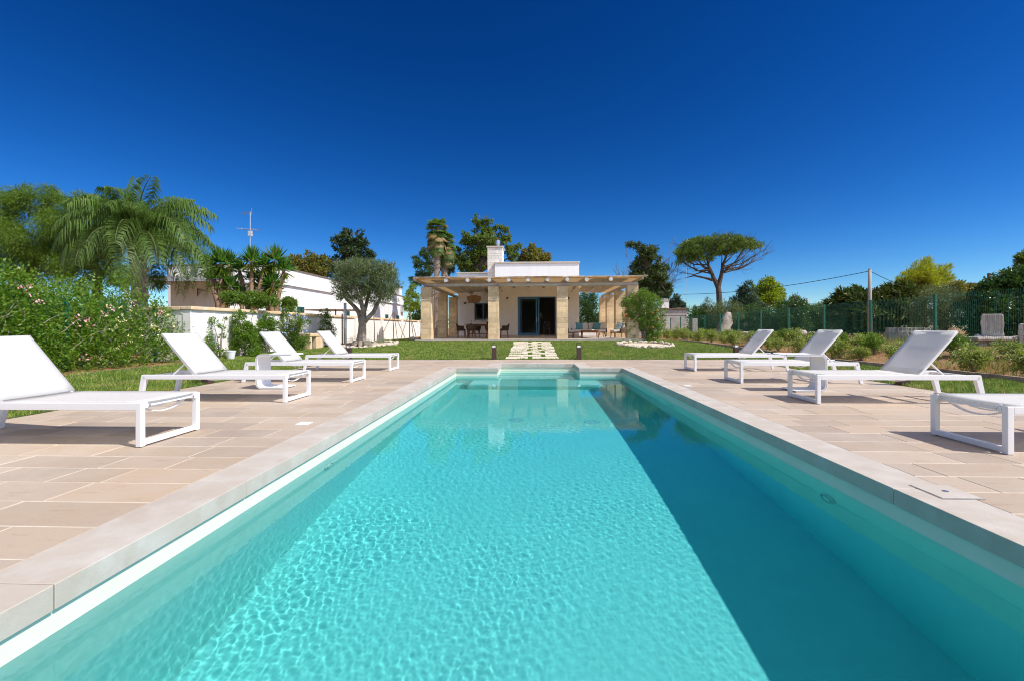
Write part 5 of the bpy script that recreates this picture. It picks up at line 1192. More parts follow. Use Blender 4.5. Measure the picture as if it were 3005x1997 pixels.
# --- pomegranate tree
pb = gnd(1889, 1013)
def pomegranate():
    e = empty('pomegranate_tree', 'small pomegranate tree with orange-red fruit in front of the right veranda column', 'pomegranate tree', pb); Y = pb.y; s = 8.25; W = lambda x, y, dy=0: atY(1780+x/s, 840+y/s, Y+dy)-pb; g = random.Random(9)
    m = MB(); m.tube([W(895, 1450), W(895, 1300), W(900, 1180), W(895, 1100)], [.135, .11, .105, .12], 11, wob=.08)
    for x, y, dy in ((860, 1000, 0), (760, 700, .2), (600, 450, .1), (950, 980, -.1), (1080, 700, -.3), (1200, 450, .1), (930, 500, .3), (880, 250, 0), (1250, 850, .2), (560, 800, -.2)):
        m.tube([W(895, 1130), W((895+x)/2+g.uniform(-30, 30), (1130+y)/2-40, dy*.6), W(x, y, dy)], [.075, .05, .018], 7, wob=.1)
    m.build('trunk', BARK, e, smooth=True)
    L = [(900, 200, 130), (850, 130, 70), (750, 330, 150), (1000, 320, 150), (1180, 380, 130), (520, 380, 150), (620, 520, 150), (430, 430, 90), (880, 520, 150), (1080, 560, 140), (1300, 420, 80), (1350, 620, 90), (520, 300, 70), (600, 660, 100), (430, 660, 70), (400, 760, 60), (800, 720, 150), (1000, 780, 140), (1200, 720, 120), (900, 900, 140), (1100, 940, 130), (1280, 900, 110), (1380, 780, 80), (1160, 1080, 130), (1080, 1200, 110), (1200, 1260, 90), (1040, 1300, 60), (720, 900, 70), (620, 980, 70), (690, 1080, 40), (660, 1200, 30), (520, 1080, 50), (500, 940, 50), (420, 860, 50), (1400, 980, 60), (1290, 1100, 80), (640, 180, 50), (1120, 230, 80)]
    c = []
    for x, y, r in L:
        for dy in ((-.42, .3) if r > 100 else (g.uniform(-.5, .3),)): p = W(x, y, dy); c.append((p.x, p.y, p.z, r/s*Y/F))
    quads('crown', cloud(c, 15000, .080, asp=.42, droop=.35, up=0, sub=16, spread=.33, seed=4), 4, [LF['pom']], e)
    for x, y in ((1215, 600), (1110, 655), (425, 735), (545, 790), (480, 690), (1120, 1000), (1260, 800)):
        p = W(x, y, -.62); f = MB(); f.lathe([(.004, -.045), (.028, -.038), (.044, -.01), (.042, .018), (.026, .04), (.010, .046), (.014, .06), (.004, .061)], p, 12); f.build('fruit', RED, e, smooth=True)
pomegranate()
# --- rings of rocks, spot lamps, herbs
def ring(cx, cy, rx, ry, n, what, seed, gravelmat):
    g = random.Random(seed); proto = None
    m = MB(); k = 40; pts = [(cx+rx*.95*math.cos(2*math.pi*i/k), cy+ry*.95*math.sin(2*math.pi*i/k)) for i in range(k)]
    m.add([(x, y, gzv(x, y)+.012) for x, y in pts]+[(cx, cy, gzv(cx, cy)+.05)], [(i, (i+1) % k, k) for i in range(k)]); tag(m.build('gravel_bed', gravelmat), kind='structure')
    for i in range(n):
        a = 2*math.pi*(i+g.uniform(-.2, .2))/n; x = cx+rx*math.cos(a); y = cy+ry*math.sin(a); r = g.uniform(.09, .15); m = MB(); m.rock((0, 0, r*.3), (r*1.3, r*.85, r*.8), seed*100+i)
        o = m.build('rock', ROCK); o.location = (x, y, gzv(x, y)); o.rotation_euler = (0, 0, a+math.pi/2+g.uniform(-.3, .3)); tag(o, f'pale limestone rock in the stone ring around the {what}', 'rock', f'rocks around the {what}')
GRAV = M('pale_gravel', (.56, .45, .32), (.68, .58, .45), scale=14, rough=1, bump=1, bscale=50)
ring(4.82, 19.6, 1.12, 1.35, 30, 'pomegranate tree', 3, GRAV); ring(-7.5, 20.3, 1.35, 1.75, 34, 'olive tree', 5, GRAV)
for px, py, k in ((1211, 1000, .2), (1221, 999, .16), (1157, 1019, .17)):
    p = gnd(px, py); m = MB(); m.rock((0, 0, k*.4), (k*1.2, k*.8, k*.7), px); o = m.build('rock', ROCK); o.location = p; tag(o, {1211: 'larger loose pale rock by the left corner of the terrace', 1221: 'smaller loose pale rock touching the terrace corner', 1157: 'loose pale rock on the lawn right of the olive tree ring'}[px], 'rock')
for px, py, lab in ((1093, 1008, 'small round dark spot lamp on the ground beside the olive trunk'), (1875, 1006, 'small dark spot lamp with a white face behind the pomegranate trunk'), (1907, 1015, 'small round dark spot lamp right of the pomegranate trunk')):
    p = gnd(px, py); e = empty('spot_lamp', lab, 'spot lamp', p); MB().tube([(0, 0, 0), (0, 0, .08)], .012, 6).build('spike', BLACK, e); m = MB().tube([(-.03, .06, .10), (.03, -.06, .14)], .06, 14).build('head', BLACK, e); MB().tube([(.03, -.06, .14), (.032, -.064, .1415)], .048, 14).build('lens', OPAL, m)
for px, py, r, lab in ((1036, 1012, .34, 'grey-green herb tuft left of the olive trunk'), (1082, 1018, .27, 'grey-green herb tuft in front of the olive trunk'), (1120, 1008, .27, 'small grey lavender tuft at the right of the olive ring')):
    p = gnd(px, py); bush('herb_tuft', lab, 'herb', p, [(p.x, p.y, p.z+r*.5, r*.7), (p.x+r*.4, p.y, p.z+r*.35, r*.5), (p.x-r*.4, p.y, p.z+r*.35, r*.5)], LF['lav'], 900, .05, stem=False, asp=.14, up=1.2)
# flower pot by the wall, soil heap
p = Vector((-9.05, 13.35, gzv(-9.05, 13.35))); e = empty('plant_pot', 'small white pot standing at the foot of the sparse climber', 'pot', p); MB().lathe([(.09, 0), (.13, .24), (.14, .25), (.14, .27), (.11, .27)], n=18).build('pot', WHITE, e, smooth=False)
# --- staked saplings along the far wall
def sapling(px, py, top, lab, leaves, stakes):
    Y = 28.5 if px > 1150 else 24.0; b = atY(px, py, Y); b.z = gzv(b.x, Y); e = empty('staked_sapling', lab, 'sapling', b); t = atY(px-3, top, Y)-b
    MB().tube([(0, 0, -.05), t*.5+Vector((.03, 0, 0)), t], [.035, .03, .015], 6).build('stem', BARK, e); m = MB()
    for dx, dy in stakes: m.tube([(dx, dy, 0), (dx*.03, dy*.1, 1.75)], .02, 5)
    if stakes: m.build('stakes', M('stake_wood', (.46, .34, .20), rough=.9), e)
    if leaves:
        c = [(x-b.x, y-b.y, z-b.z, r) for x, y, z, r in pxclumps(leaves, Y, .6, 2)]; quads('crown', cloud(c, 2600, .11, asp=.5, sub=12, seed=5), 4, [LF['yg']], e)
sapling(1202, 988, 905, 'staked sapling with yellow-green leaves in front of the garden wall by the veranda', [(1207, 858, 14), (1215, 880, 16), (1196, 880, 12), (1204, 900, 15), (1219, 902, 10), (1210, 842, 9)], [(-.6, .1), (.5, -.2), (.1, .6)])
sapling(1155, 992, 925, 'bare staked sapling against the garden wall between the olive tree and the veranda', None, [(-.9, 0), (.75, .1), (.1, .5)])
sapling(1099, 998, 920, 'thin bare sapling just right of the olive tree', None, [])
# --- background trees behind the houses
A = lambda L, Y, seed=1, dep=.8: pxclumps(L, Y, dep, seed)
def bgtree(name, label, Y, base, top, clumps, lm, n, size, r0=.2, bark=DBARK, cat='tree', **kw):
    b = atY(base[0], base[1], Y); b.z = gzv(b.x, Y); t = atY(top[0], top[1], Y); return tree(name, label, cat, b, t, A(clumps, Y, len(label)), lm, n, size, bark, r0, **kw)
z2 = lambda L: zl(L, 2.613, 550, 550)
bgtree('conifer', 'dark irregular conifer behind the olive tree crown', 44, (1040, 960), (1035, 740), z2([(1220, 345, 22), (1200, 400, 45), (1140, 400, 30), (1320, 360, 25), (1290, 420, 60), (1220, 470, 65), (1370, 430, 30), (1350, 490, 55), (1160, 450, 40), (1270, 540, 80), (1400, 530, 40), (1130, 570, 55), (1180, 620, 70), (1340, 600, 70), (1110, 640, 45), (1410, 510, 25), (1240, 370, 28), (1260, 640, 80)]), LF['conifer'], 9000, .34, .3, sub=10, spread=.22, asp=.35, up=-.05, droop=.1)
bgtree('autumn_tree', 'olive-gold round tree behind the neighbouring roof', 42, (905, 960), (905, 800), z2([(930, 560, 60), (860, 590, 50), (1000, 600, 60), (820, 560, 30), (940, 620, 60), (1040, 560, 35), (880, 650, 50), (1010, 660, 50), (815, 600, 25)]), LF['gold'], 4200, .28, .2)
bgtree('dark_shrub_tree', 'dark leafy tree beyond the garden wall left of the veranda', 46, (1222, 960), (1222, 930), [(1218, 915, 16), (1228, 935, 18), (1212, 940, 16), (1232, 905, 12), (1224, 950, 16)], LF['dark'], 2600, .2, .12, limb=2)
z6 = lambda L: zl(L, 5.364, 1180, 600)
bgtree('stone_pine', 'loose blue-green pine behind the fan palms', 47, (1290, 960), (1285, 790), z6([(200, 880, 60), (270, 940, 70), (330, 990, 70), (380, 760, 80), (330, 800, 60), (440, 900, 60), (290, 1120, 60), (230, 1220, 60), (250, 1100, 40), (680, 960, 70), (760, 1060, 60), (700, 1080, 50), (440, 1050, 60), (160, 1190, 40), (780, 960, 50), (400, 1130, 50), (280, 1240, 50)]), LF['pine'], 8000, .27, .22, asp=.2, sub=12, spread=.24, limb=14)
bgtree('broadleaf_tree', 'tall uneven dark green tree behind the chimney', 45, (1400, 960), (1405, 800), z6([(1160, 185, 28), (1150, 260, 35), (1190, 330, 60), (1280, 300, 55), (1330, 250, 40), (1410, 270, 25), (1220, 440, 110), (1350, 440, 100), (1370, 560, 130), (1060, 560, 80), (1200, 600, 140), (1500, 370, 40), (1580, 380, 45), (1650, 420, 40), (1690, 500, 35), (1640, 580, 60), (960, 450, 26), (980, 520, 40), (970, 620, 50), (900, 800, 90), (1060, 830, 140), (1250, 820, 120), (930, 960, 100), (1120, 980, 120), (1280, 960, 80), (1740, 820, 80), (1680, 720, 60), (1850, 660, 32), (1780, 690, 40), (1550, 520, 80), (870, 720, 40), (1480, 640, 90), (1000, 1050, 60), (820, 900, 50)]), LF['euc'], 15000, .25, .4, sub=12, spread=.2, limb=26)
bgtree('broadleaf_tree', 'low olive-brown tree top above the parapet right of the chimney', 47, (1560, 960), (1560, 790), z6([(2050, 690, 55), (2000, 780, 90), (2130, 760, 70), (2180, 830, 90), (2260, 860, 70), (1900, 850, 60), (2300, 890, 40), (1960, 870, 70), (2100, 880, 90), (2280, 790, 20), (1850, 880, 40)]), LF['gold'], 4500, .24, .25)
def fanpalm(label, Y, bx, by, tx, ty, rp, hp, seed):
    b = atY(bx, by, Y); b.z = gzv(b.x, Y); t = atY(tx, ty, Y); e = empty('fan_palm', label, 'palm', b, 'fan palms behind the house'); g = random.Random(seed); T = t-b
    m = MB(); m.tube([T*(i/10) for i in range(11)], [.30-.008*i for i in range(11)], 12, wob=.12)
    for k in range(150): a = g.uniform(0, 6.28); z = T.z*g.uniform(.05, .98); m.tube([(T.x*z/T.z+.24*math.cos(a), .24*math.sin(a), z), (T.x*z/T.z+.36*math.cos(a), .36*math.sin(a), z+.12)], [.05, .03], 4)
    m.build('trunk', PBARK, e); V = []; mi = []; r = rp*Y/F; H = hp*Y/F; st = MB()
    for k in range(170):
        q = (k+.5)/170; az = k*2.39996+g.uniform(-.3, .3); z = H*(.20-.98*q**.9)+g.uniform(-.12, .12); out = r*(.35+.75*math.sin(math.pi*(.10+.72*q)))*g.uniform(.45, 1.0)
        base = T+Vector((0, 0, min(-.1, z*.72))); tip = T+Vector((math.cos(az)*out*.62, math.sin(az)*out*.62, z)); ax = Vector((math.cos(az), math.sin(az), 1.1-2.9*min(1, q*1.25))).normalized(); st.tube([base, tip], [.016, .01], 4)
        sd = ax.cross(Vector((0, 0, 1))); sd = sd.normalized() if sd.length > .05 else Vector((1, 0, 0)); L = r*g.uniform(.50, .72); dead = g.random() < .04+.34*q
        for i in range(13):
            a = R(-68+136*i/12); d = ax*math.cos(a)+sd*math.sin(a); d = (d+Vector((0, 0, -.15-.35*q))).normalized(); w = (sd*math.cos(a)-ax*math.sin(a)).normalized()*.045
            V += [tip, tip+d*L*.5+w, tip+d*L+Vector((0, 0, -L*.22)), tip+d*L*.5-w]; mi.append(1 if dead else 0)
    st.build('leaf_stalks', DBARK, e); quads('fans', np.array([tuple(v) for v in V]), 4, [LF['palm'], LF['dead']], e, mi=np.array(mi))
fanpalm('taller of the two fan palms behind the house, with a skirt of dry leaves', 40, 1281, 960, 1283, 668, 34, 92, 4)
fanpalm('shorter of the two fan palms behind the house, leaning right', 41, 1297, 960, 1308, 706, 32, 80, 6)
z4 = lambda L: zl(L, 3.136, 1750, 650)
def bare(mb, p, d, L, r, depth, g, spread=.5):
    n = 3; pts = [p]; q = p; dd = d
    for i in range(n): dd = (dd+Vector((g.uniform(-1, 1), g.uniform(-1, 1), g.uniform(-.6, .9)))*.16).normalized(); q = q+dd*(L/n); pts.append(q)
    mb.tube(pts, [r*(1-.45*i/n) for i in range(n+1)], 5 if depth < 2 else 4)
    if depth > 0:
        for k in range(3 if depth > 1 else 4): s = pts[g.choice([1, 2, 3])]; bare(mb, s, (dd+Vector((g.uniform(-1, 1), g.uniform(-1, 1), g.uniform(-.7, .9)))*spread).normalized(), L*g.uniform(.5, .75), r*.5, depth-1, g, spread)
Y = 47; b = atY(1880, 960, Y); b.z = gzv(b.x, Y); e = empty('bare_tree', 'leafless grey tree behind the cedar', 'tree', b); m = MB(); g = random.Random(4); top = atY(1880, 890, Y)-b
m.tube([(0, 0, -.1), top], [.3, .25], 8)
for px, py in ((1815, 790), (1825, 775), (1845, 770), (1835, 800), (1960, 770), (1975, 780), (1985, 800), (1990, 830), (2005, 815), (1970, 800), (1850, 790), (1812, 805)):
    t = atY(px, py, Y+g.uniform(-2, 2))-b-top; bare(m, top, t.normalized(), t.length*.58, .075, 4, g, .45)
m.build('trunk', M('dead_grey_bark', (.13, .105, .10), (.19, .165, .16), scale=4, rough=.95), e)
bgtree('cedar', 'dark irregular cedar rising behind the right end of the veranda', 38, (1905, 960), (1900, 780), z4([(305, 212, 28), (340, 216, 32), (400, 225, 38), (440, 255, 50), (480, 265, 50), (535, 268, 38), (400, 330, 40), (460, 330, 60), (540, 335, 45), (380, 410, 55), (440, 410, 80), (530, 410, 80), (600, 430, 50), (640, 440, 30), (400, 490, 60), (500, 500, 100), (590, 510, 70), (430, 560, 60), (520, 590, 90), (620, 590, 65), (660, 620, 40), (560, 650, 70), (640, 670, 40), (600, 690, 30), (470, 640, 60), (540, 700, 40), (350, 480, 40)]), LF['cedar'], 13000, .28, .32, sub=10, flat=.62, spread=.30, asp=.3, droop=.25, up=0, limb=20)
# umbrella pine with many bare limbs under a flat crown
def umbrella():
    Y = 44; b = atY(2112, 955, Y); b.z = gzv(b.x, Y); e = empty('umbrella_pine', 'tall umbrella pine with a flat crown and bare spreading branches', 'pine', b); W = lambda x, y, dy=0: atY(1750+x/3.136, 650+y/3.136, Y+dy)-b; g = random.Random(5)
    m = MB(); m.tube([(0, 0, -.2), W(1135, 780), W(1128, 660), W(1120, 600)], [.36, .29, .25, .22], 12, wob=.08)
    f1 = W(1075, 510); f2 = W(1150, 500); m.tube([W(1120, 605), f1, W(1040, 420), W(1010, 330)], [.23, .18, .12, .06], 8); m.tube([W(1122, 600), f2, W(1165, 400), W(1200, 300)], [.23, .18, .12, .06], 8)
    m.tube([W(1070, 540), W(1000, 520), W(900, 500), W(820, 520)], [.14, .10, .07, .03], 6)
    ends = [(770, 330, 2), (800, 260, -2), (860, 220, 3), (930, 200, -3), (1000, 180, 4), (1080, 180, -4), (1160, 160, 3), (1240, 170, -3), (1320, 190, 3), (1400, 200, -2), (1460, 230, 2), (1510, 280, -1), (1540, 310, 1), (1480, 360, 2), (1400, 400, -2), (820, 400, -2), (780, 360, 1), (760, 470, -1), (880, 420, 3), (1300, 420, 2), (1350, 300, 4), (900, 300, 4), (1430, 330, 3)]
    for x, y, dy in ends:
        s = g.choice([W(1060, 480), W(1045, 440), W(1030, 400)]) if x < 1090 else g.choice([W(1150, 480), W(1160, 430), W(1165, 400)]); t = W(x, y, dy*.9); mid = s.lerp(t, .5)+Vector((0, 0, -.35)); m.tube([s, mid, t], [.08, .05, .02], 5)
        for k in range(6): q = mid.lerp(t, g.uniform(0, 1)); d = ((t-s).normalized()+Vector((g.uniform(-.7, .7), g.uniform(-.7, .7), g.uniform(-.1, .8)))).normalized(); bare(m, q, d, g.uniform(.5, 1.0), .018, 2, g, .6)
    m.build('trunk', DBARK, e, smooth=False)
    L = [(760, 290, 34), (790, 250, 45), (850, 210, 50), (910, 190, 55), (980, 180, 55), (1050, 175, 50), (1110, 160, 55), (1190, 152, 55), (1260, 165, 52), (1330, 180, 55), (1400, 185, 48), (1455, 205, 38), (1510, 218, 20), (770, 340, 26), (850, 270, 45), (930, 250, 50), (1020, 240, 50), (1100, 225, 50), (1180, 220, 52), (1270, 225, 45), (1350, 235, 35), (960, 290, 32), (890, 330, 28), (1070, 280, 30), (1400, 235, 26), (800, 310, 42), (870, 300, 40), (950, 330, 40), (1030, 320, 38), (760, 370, 24), (1130, 290, 36), (1210, 280, 36), (1290, 270, 30), (1440, 240, 26), (850, 360, 28)]
    c = []
    for x, y, r in L:
        for dy in (-2.2, 0, 2.0): p = W(x+g.uniform(-12, 12), y+g.uniform(-6, 8)+(8 if dy else 0), dy+g.uniform(-.5, .5)); c.append((p.x, p.y, p.z, r/3.136*Y/F*.95))
    quads('crown', cloud(c, 21000, .27, asp=.2, flat=.62, up=.5, sub=12, spread=.28, seed=8), 4, [LF['umb']], e)
umbrella()
# --- right hand background
bgtree('magnolia', 'dense dark tree seen through the right opening of the veranda', 37, (1725, 985), (1725, 930), [(1715, 880, 20), (1735, 885, 22), (1712, 905, 22), (1740, 910, 24), (1722, 930, 24), (1750, 935, 16), (1708, 935, 18), (1728, 950, 24), (1745, 955, 18), (1705, 960, 16), (1742, 872, 12), (1708, 872, 10)], LF['dark'], 9000, .13, .16, asp=.45)
bgtree('tall_cypress_pair', 'two small dark pointed conifers behind the ruined wall', 60, (1985, 960), (1985, 920), z4([(740, 690, 16), (740, 720, 28), (740, 760, 42), (700, 740, 28), (690, 780, 40), (780, 770, 30), (740, 800, 50), (800, 790, 22)]), LF['spruce'], 5000, .3, .25, asp=.3)
bgtree('small_palm', 'small green palm tuft beyond the fence near the pine', 46, (2060, 965), (2060, 930), z4([(930, 830, 30), (970, 810, 30), (1000, 830, 25), (950, 850, 35)]), LF['pine'], 1600, .3, .12, asp=.15)
bgtree('olive_tree', 'loose grey olive behind the wire fence below the umbrella pine', 33, (2120, 985), (2120, 930), z4([(1050, 760, 45), (1100, 820, 60), (1180, 800, 70), (1260, 810, 60), (1060, 830, 45), (1230, 760, 40), (1130, 880, 60), (1300, 850, 50), (1200, 870, 60), (1040, 720, 22), (1320, 800, 40)]), LF['olive'], 9000, .11, .14, asp=.25)
bgtree('spruce', 'dark blue-green spruce beyond the fence', 46, (2185, 970), (2185, 870), z4([(1385, 575, 28), (1375, 620, 50), (1390, 670, 60), (1330, 660, 35), (1320, 740, 70), (1420, 740, 70), (1280, 770, 50), (1480, 770, 60), (1350, 800, 80), (1530, 790, 40), (1300, 700, 35)]), LF['spruce'], 7000, .28, .25, flat=.8, asp=.25, droop=.2)
bgtree('poplar', 'tall yellow-green tree beyond the fence right of the umbrella pine', 50, (2245, 970), (2245, 850), z4([(1580, 535, 28), (1570, 580, 55), (1540, 620, 50), (1600, 610, 50), (1500, 640, 35), (1520, 690, 70), (1610, 680, 75), (1660, 620, 45), (1690, 660, 45), (1460, 620, 30), (1455, 670, 40), (1480, 730, 60), (1700, 720, 45), (1580, 750, 80), (1450, 740, 50)]), LF['yg'], 8000, .28, .25, asp=.35)
bgtree('grey_tree', 'grey-green bushy tree behind the hedge near the small pole', 42, (2335, 975), (2335, 930), z4([(1840, 740, 55), (1800, 780, 50), (1880, 780, 55), (1960, 820, 55), (1900, 840, 60), (1830, 830, 60), (2060, 790, 45), (2110, 800, 40), (2020, 840, 50), (2180, 820, 40), (1760, 800, 40)]), LF['olive'], 9000, .16, .18, asp=.35)
bgtree('round_bush', 'round dark bush just beyond the wire fence', 27, (2323, 1000), (2323, 950), z4([(1740, 810, 70), (1830, 800, 70), (1700, 880, 80), (1790, 880, 90), (1870, 880, 70), (1690, 960, 80), (1780, 970, 90), (1860, 960, 70), (1730, 1010, 70), (1830, 1010, 60), (1660, 920, 40)]), LF['dark'], 14000, .09, .12)
def ivywall():
    e = empty('ivy_hedge', 'long ivy-covered wall beyond the wire fence', 'hedge', (14, 37, .36)); m = MB(); g = random.Random(2); c = []
    x0, x1 = atY(2025, 950, 37).x, atY(2560, 950, 33).x; n = 44
    for i in range(n+1):
        u = i/n; x = x0+(x1-x0)*u; y = 37-4.5*u; h = 1.75+.12*math.sin(i*1.3)+g.uniform(-.1, .1)
        for z in (.35, .85, 1.35, h): c.append((x-14, y-37-.25, z, .42))
    m.bar((x0-14, .1, .8), (x1-14, -4.4, .8), .4, 1.6); m.build('wall_core', RUIN, e); quads('foliage', cloud(c, 34000, .10, asp=.75, sub=16, spread=.3, seed=3), 4, [LF['ivy']], e)
    s = empty('dry_stone_wall', 'low pale dry-stone wall along the foot of the ivy hedge', 'wall', (14, 36, .36)); m = MB()
    for i in range(170):
        u = i/170; x = x0+(x1-x0)*u-14; y = -.2-4.5*u+.0; m.rock((x+g.uniform(-.05, .05), y, g.choice([.08, .2])), (g.uniform(.1, .18), .12, g.uniform(.08, .13)), i)
    m.build('stones', ROCK, s)
ivywall()
def juniper():
    Y = 27; b = atY(2560, 1000, Y); b.z = gzv(b.x, Y); z7 = lambda L: zl(L, 3.348, 2300, 740)
    L = [(650, 420, 55), (600, 400, 30), (720, 410, 50), (780, 395, 45), (750, 360, 22), (560, 455, 30), (640, 460, 60), (470, 490, 18), (520, 510, 40), (560, 500, 40), (620, 520, 80), (720, 500, 90), (820, 470, 80), (900, 430, 60), (980, 400, 50), (1060, 360, 45), (1130, 340, 40), (1080, 420, 80), (1180, 400, 60), (1250, 370, 40), (900, 520, 90), (1000, 500, 90), (1120, 500, 90), (1220, 470, 70), (520, 570, 60), (600, 600, 80), (700, 600, 100), (820, 600, 110), (950, 610, 110), (1080, 600, 110), (1200, 570, 80), (560, 660, 60), (680, 690, 90), (820, 700, 100), (960, 710, 100), (1100, 700, 100), (1220, 680, 80), (480, 620, 40), (840, 770, 70), (1000, 780, 70), (700, 760, 60)]
    return tree('spreading_cypress', 'wide dark cypress with layered feathery branches behind the tall concrete pole', 'cypress', b, (b.x, Y, 2.2), pxclumps(z7(L), Y, 1.0, 5), LF['conifer2'], 13000, .42, DBARK, .25, flat=.38, asp=.20, sub=12, spread=.3, up=.1, wind=(-.8, 0, .22), limb=16)
LF['conifer2'] = leafmat('bronze_conifer', (.018, .036, .009), (.065, .095, .016), tr=.2, c3=(.16, .15, .03))
juniper()
z7 = lambda L: zl(L, 3.348, 2300, 740)
bgtree('mimosa_tree', 'bright yellow-green windswept tree above the dark cypress', 33, (2715, 985), (2715, 880), z7([(1300, 190, 70), (1390, 130, 55), (1250, 240, 70), (1340, 230, 100), (1450, 190, 60), (1420, 270, 100), (1530, 220, 70), (1580, 180, 50), (1570, 280, 80), (1150, 270, 50), (1190, 300, 60), (1480, 340, 90), (1280, 310, 80), (1600, 260, 40), (1540, 360, 70), (1380, 360, 90), (1210, 350, 50)]), LF['mim'], 24000, .24, .2, asp=.12, wind=(.8, 0, .6), sub=18, spread=.32, limb=16)
bgtree('olive_tree', 'grey olive bush just behind the wire fence left of the stone slabs', 20.5, (2770, 985), (2770, 940), z7([(1400, 430, 80), (1500, 420, 90), (1600, 430, 90), (1330, 500, 70), (1420, 530, 100), (1540, 530, 110), (1660, 500, 80), (1720, 560, 80), (1760, 610, 60), (1300, 590, 70), (1400, 630, 90), (1520, 640, 100), (1640, 630, 90), (1700, 660, 60), (1340, 680, 60), (1480, 720, 70), (1600, 720, 60)]), LF['olive'], 22000, .085, .12, bark=OBARK, asp=.22, sub=18)
bgtree('yellow_shrub', 'small yellowing tree between the olive bush and the big dark shrub', 26, (2850, 990), (2850, 900), z7([(1680, 340, 45), (1730, 390, 45), (1640, 340, 30), (1840, 380, 50), (1800, 400, 45), (1880, 420, 45), (1760, 450, 60), (1850, 470, 60), (1700, 430, 50), (1820, 350, 20)]), LF['gold'], 6500, .14, .12)
bgtree('big_dark_shrub', 'massive dark glossy shrub at the right edge beyond the fence', 19.5, (2960, 1000), (2965, 920), z7([(1970, 360, 60), (2060, 330, 80), (2150, 280, 80), (2240, 250, 80), (2330, 240, 90), (2400, 260, 90), (2050, 420, 110), (2160, 400, 120), (2280, 380, 130), (2390, 390, 120), (1950, 450, 70), (1930, 540, 90), (2050, 540, 120), (2180, 530, 130), (2310, 530, 130), (2420, 530, 120), (1880, 620, 90), (1990, 650, 110), (2120, 660, 130), (2260, 660, 130), (2400, 660, 130), (1850, 720, 80), (1960, 750, 90), (2100, 770, 100), (2240, 780, 110), (2380, 780, 110), (2500, 400, 150), (2500, 600, 150), (2480, 300, 90)]), LF['dark'], 34000, .12, .2, asp=.5, sub=20, spread=.28)
bgtree('tall_tree', 'green tree top rising at the right picture edge', 27, (3010, 985), (3008, 850), z7([(2330, 90, 40), (2350, 40, 40), (2300, 130, 30), (2380, 110, 50), (2340, 160, 35), (2290, 60, 22), (2400, 30, 50), (2420, 180, 60), (2290, 160, 20), (2450, 100, 70)]), LF['euc'], 6000, .14, .2, asp=.35)
def backhedge():
    g = random.Random(6); e = empty('tall_hedge', 'tall dark hedge behind the camera, seen as dark reflections in the glass door', 'hedge', (0, -13, .0)); c = [(x+g.uniform(-.3, .3), g.uniform(-.5, .5), z, 1.1) for x in range(-11, 12) for z in (.7, 1.9, 3.1, 4.3, 5.3+g.uniform(-.4, .6))]
    quads('foliage', cloud(c, 42000, .34, asp=.7, sub=14, seed=12), 4, [LF['dark']], e)
backhedge()
def treeline():
    g = random.Random(8); c = []
    for i in range(130):
        x = -130+260*i/129; y = 95+g.uniform(-8, 18); c.append((x, y, .36+g.uniform(.6, 1.9), g.uniform(1.2, 2.3)))
    o = quads('distant_wood', cloud(c, 26000, .5, asp=.5, sub=14, seed=2), 4, [LF['dark']]); tag(o, 'far line of trees and scrub beyond the gardens', 'wood', kind='stuff')
treeline()
# --- planted bed beside the fence
SH = []
def shrubproto(k):
    e = bpy.data.objects.new('bed_shrub', None); COL.objects.link(e); tag(e, None, 'shrub', 'shrubs in the bed along the green fence'); g = np.random.default_rng(k)
    c = [(g.uniform(-.22, .22), g.uniform(-.22, .22), g.uniform(.14, .50), g.uniform(.12, .2)) for _ in range(11)]; quads('foliage', cloud(c, 1300, .07, asp=.45, sub=10, up=.5, spread=.36, seed=k+40), 4, [LF['shrub'], LF['pom']][k % 4 == 3:][:1], e)
    m = MB()
    for x, y, z, r in c: m.tube([(0, 0, -.05), (x*.5, y*.5, z*.5), (x, y, z)], [.012, .009, .005], 4)
    m.build('stems', BARK, e); return e
protos = [shrubproto(k) for k in range(4)]
_u = ['first', 'second', 'third', 'fourth', 'fifth', 'sixth', 'seventh', 'eighth', 'ninth', 'tenth', 'eleventh', 'twelfth', 'thirteenth', 'fourteenth', 'fifteenth', 'sixteenth', 'seventeenth', 'eighteenth', 'nineteenth']
ORD = _u + [t if k == 0 else f'{s}-{_u[k-1]}' for t, s in (('twentieth', 'twenty'), ('thirtieth', 'thirty'), ('fortieth', 'forty'), ('fiftieth', 'fifty')) for k in range(10)]
g = random.Random(14); used = set(); y = 7.5; i = 0
while y < 31 and i < 56:
    x = 9.3+g.uniform(-.25, .25) if i % 2 == 0 else 10.35+g.uniform(-.35, .35)
    if y > 20: x -= .9*(y-20)/10
    lab = f'yellow-green leafy shrub, {ORD[i]} from the camera in the bed along the green fence'; k = i % 4; p = G(x, y); s = g.uniform(.68, 1.0)
    if k not in used: o = protos[k]; o.location = p; o.scale = (s,)*3; o.rotation_euler = (0, 0, g.uniform(0, 6)); o['label'] = lab; used.add(k)
    else: dup(protos[k], p, g.uniform(0, 6), lab, scale=(s, s, s*g.uniform(.85, 1.15)))
    y += g.uniform(.36, .70); i += 1
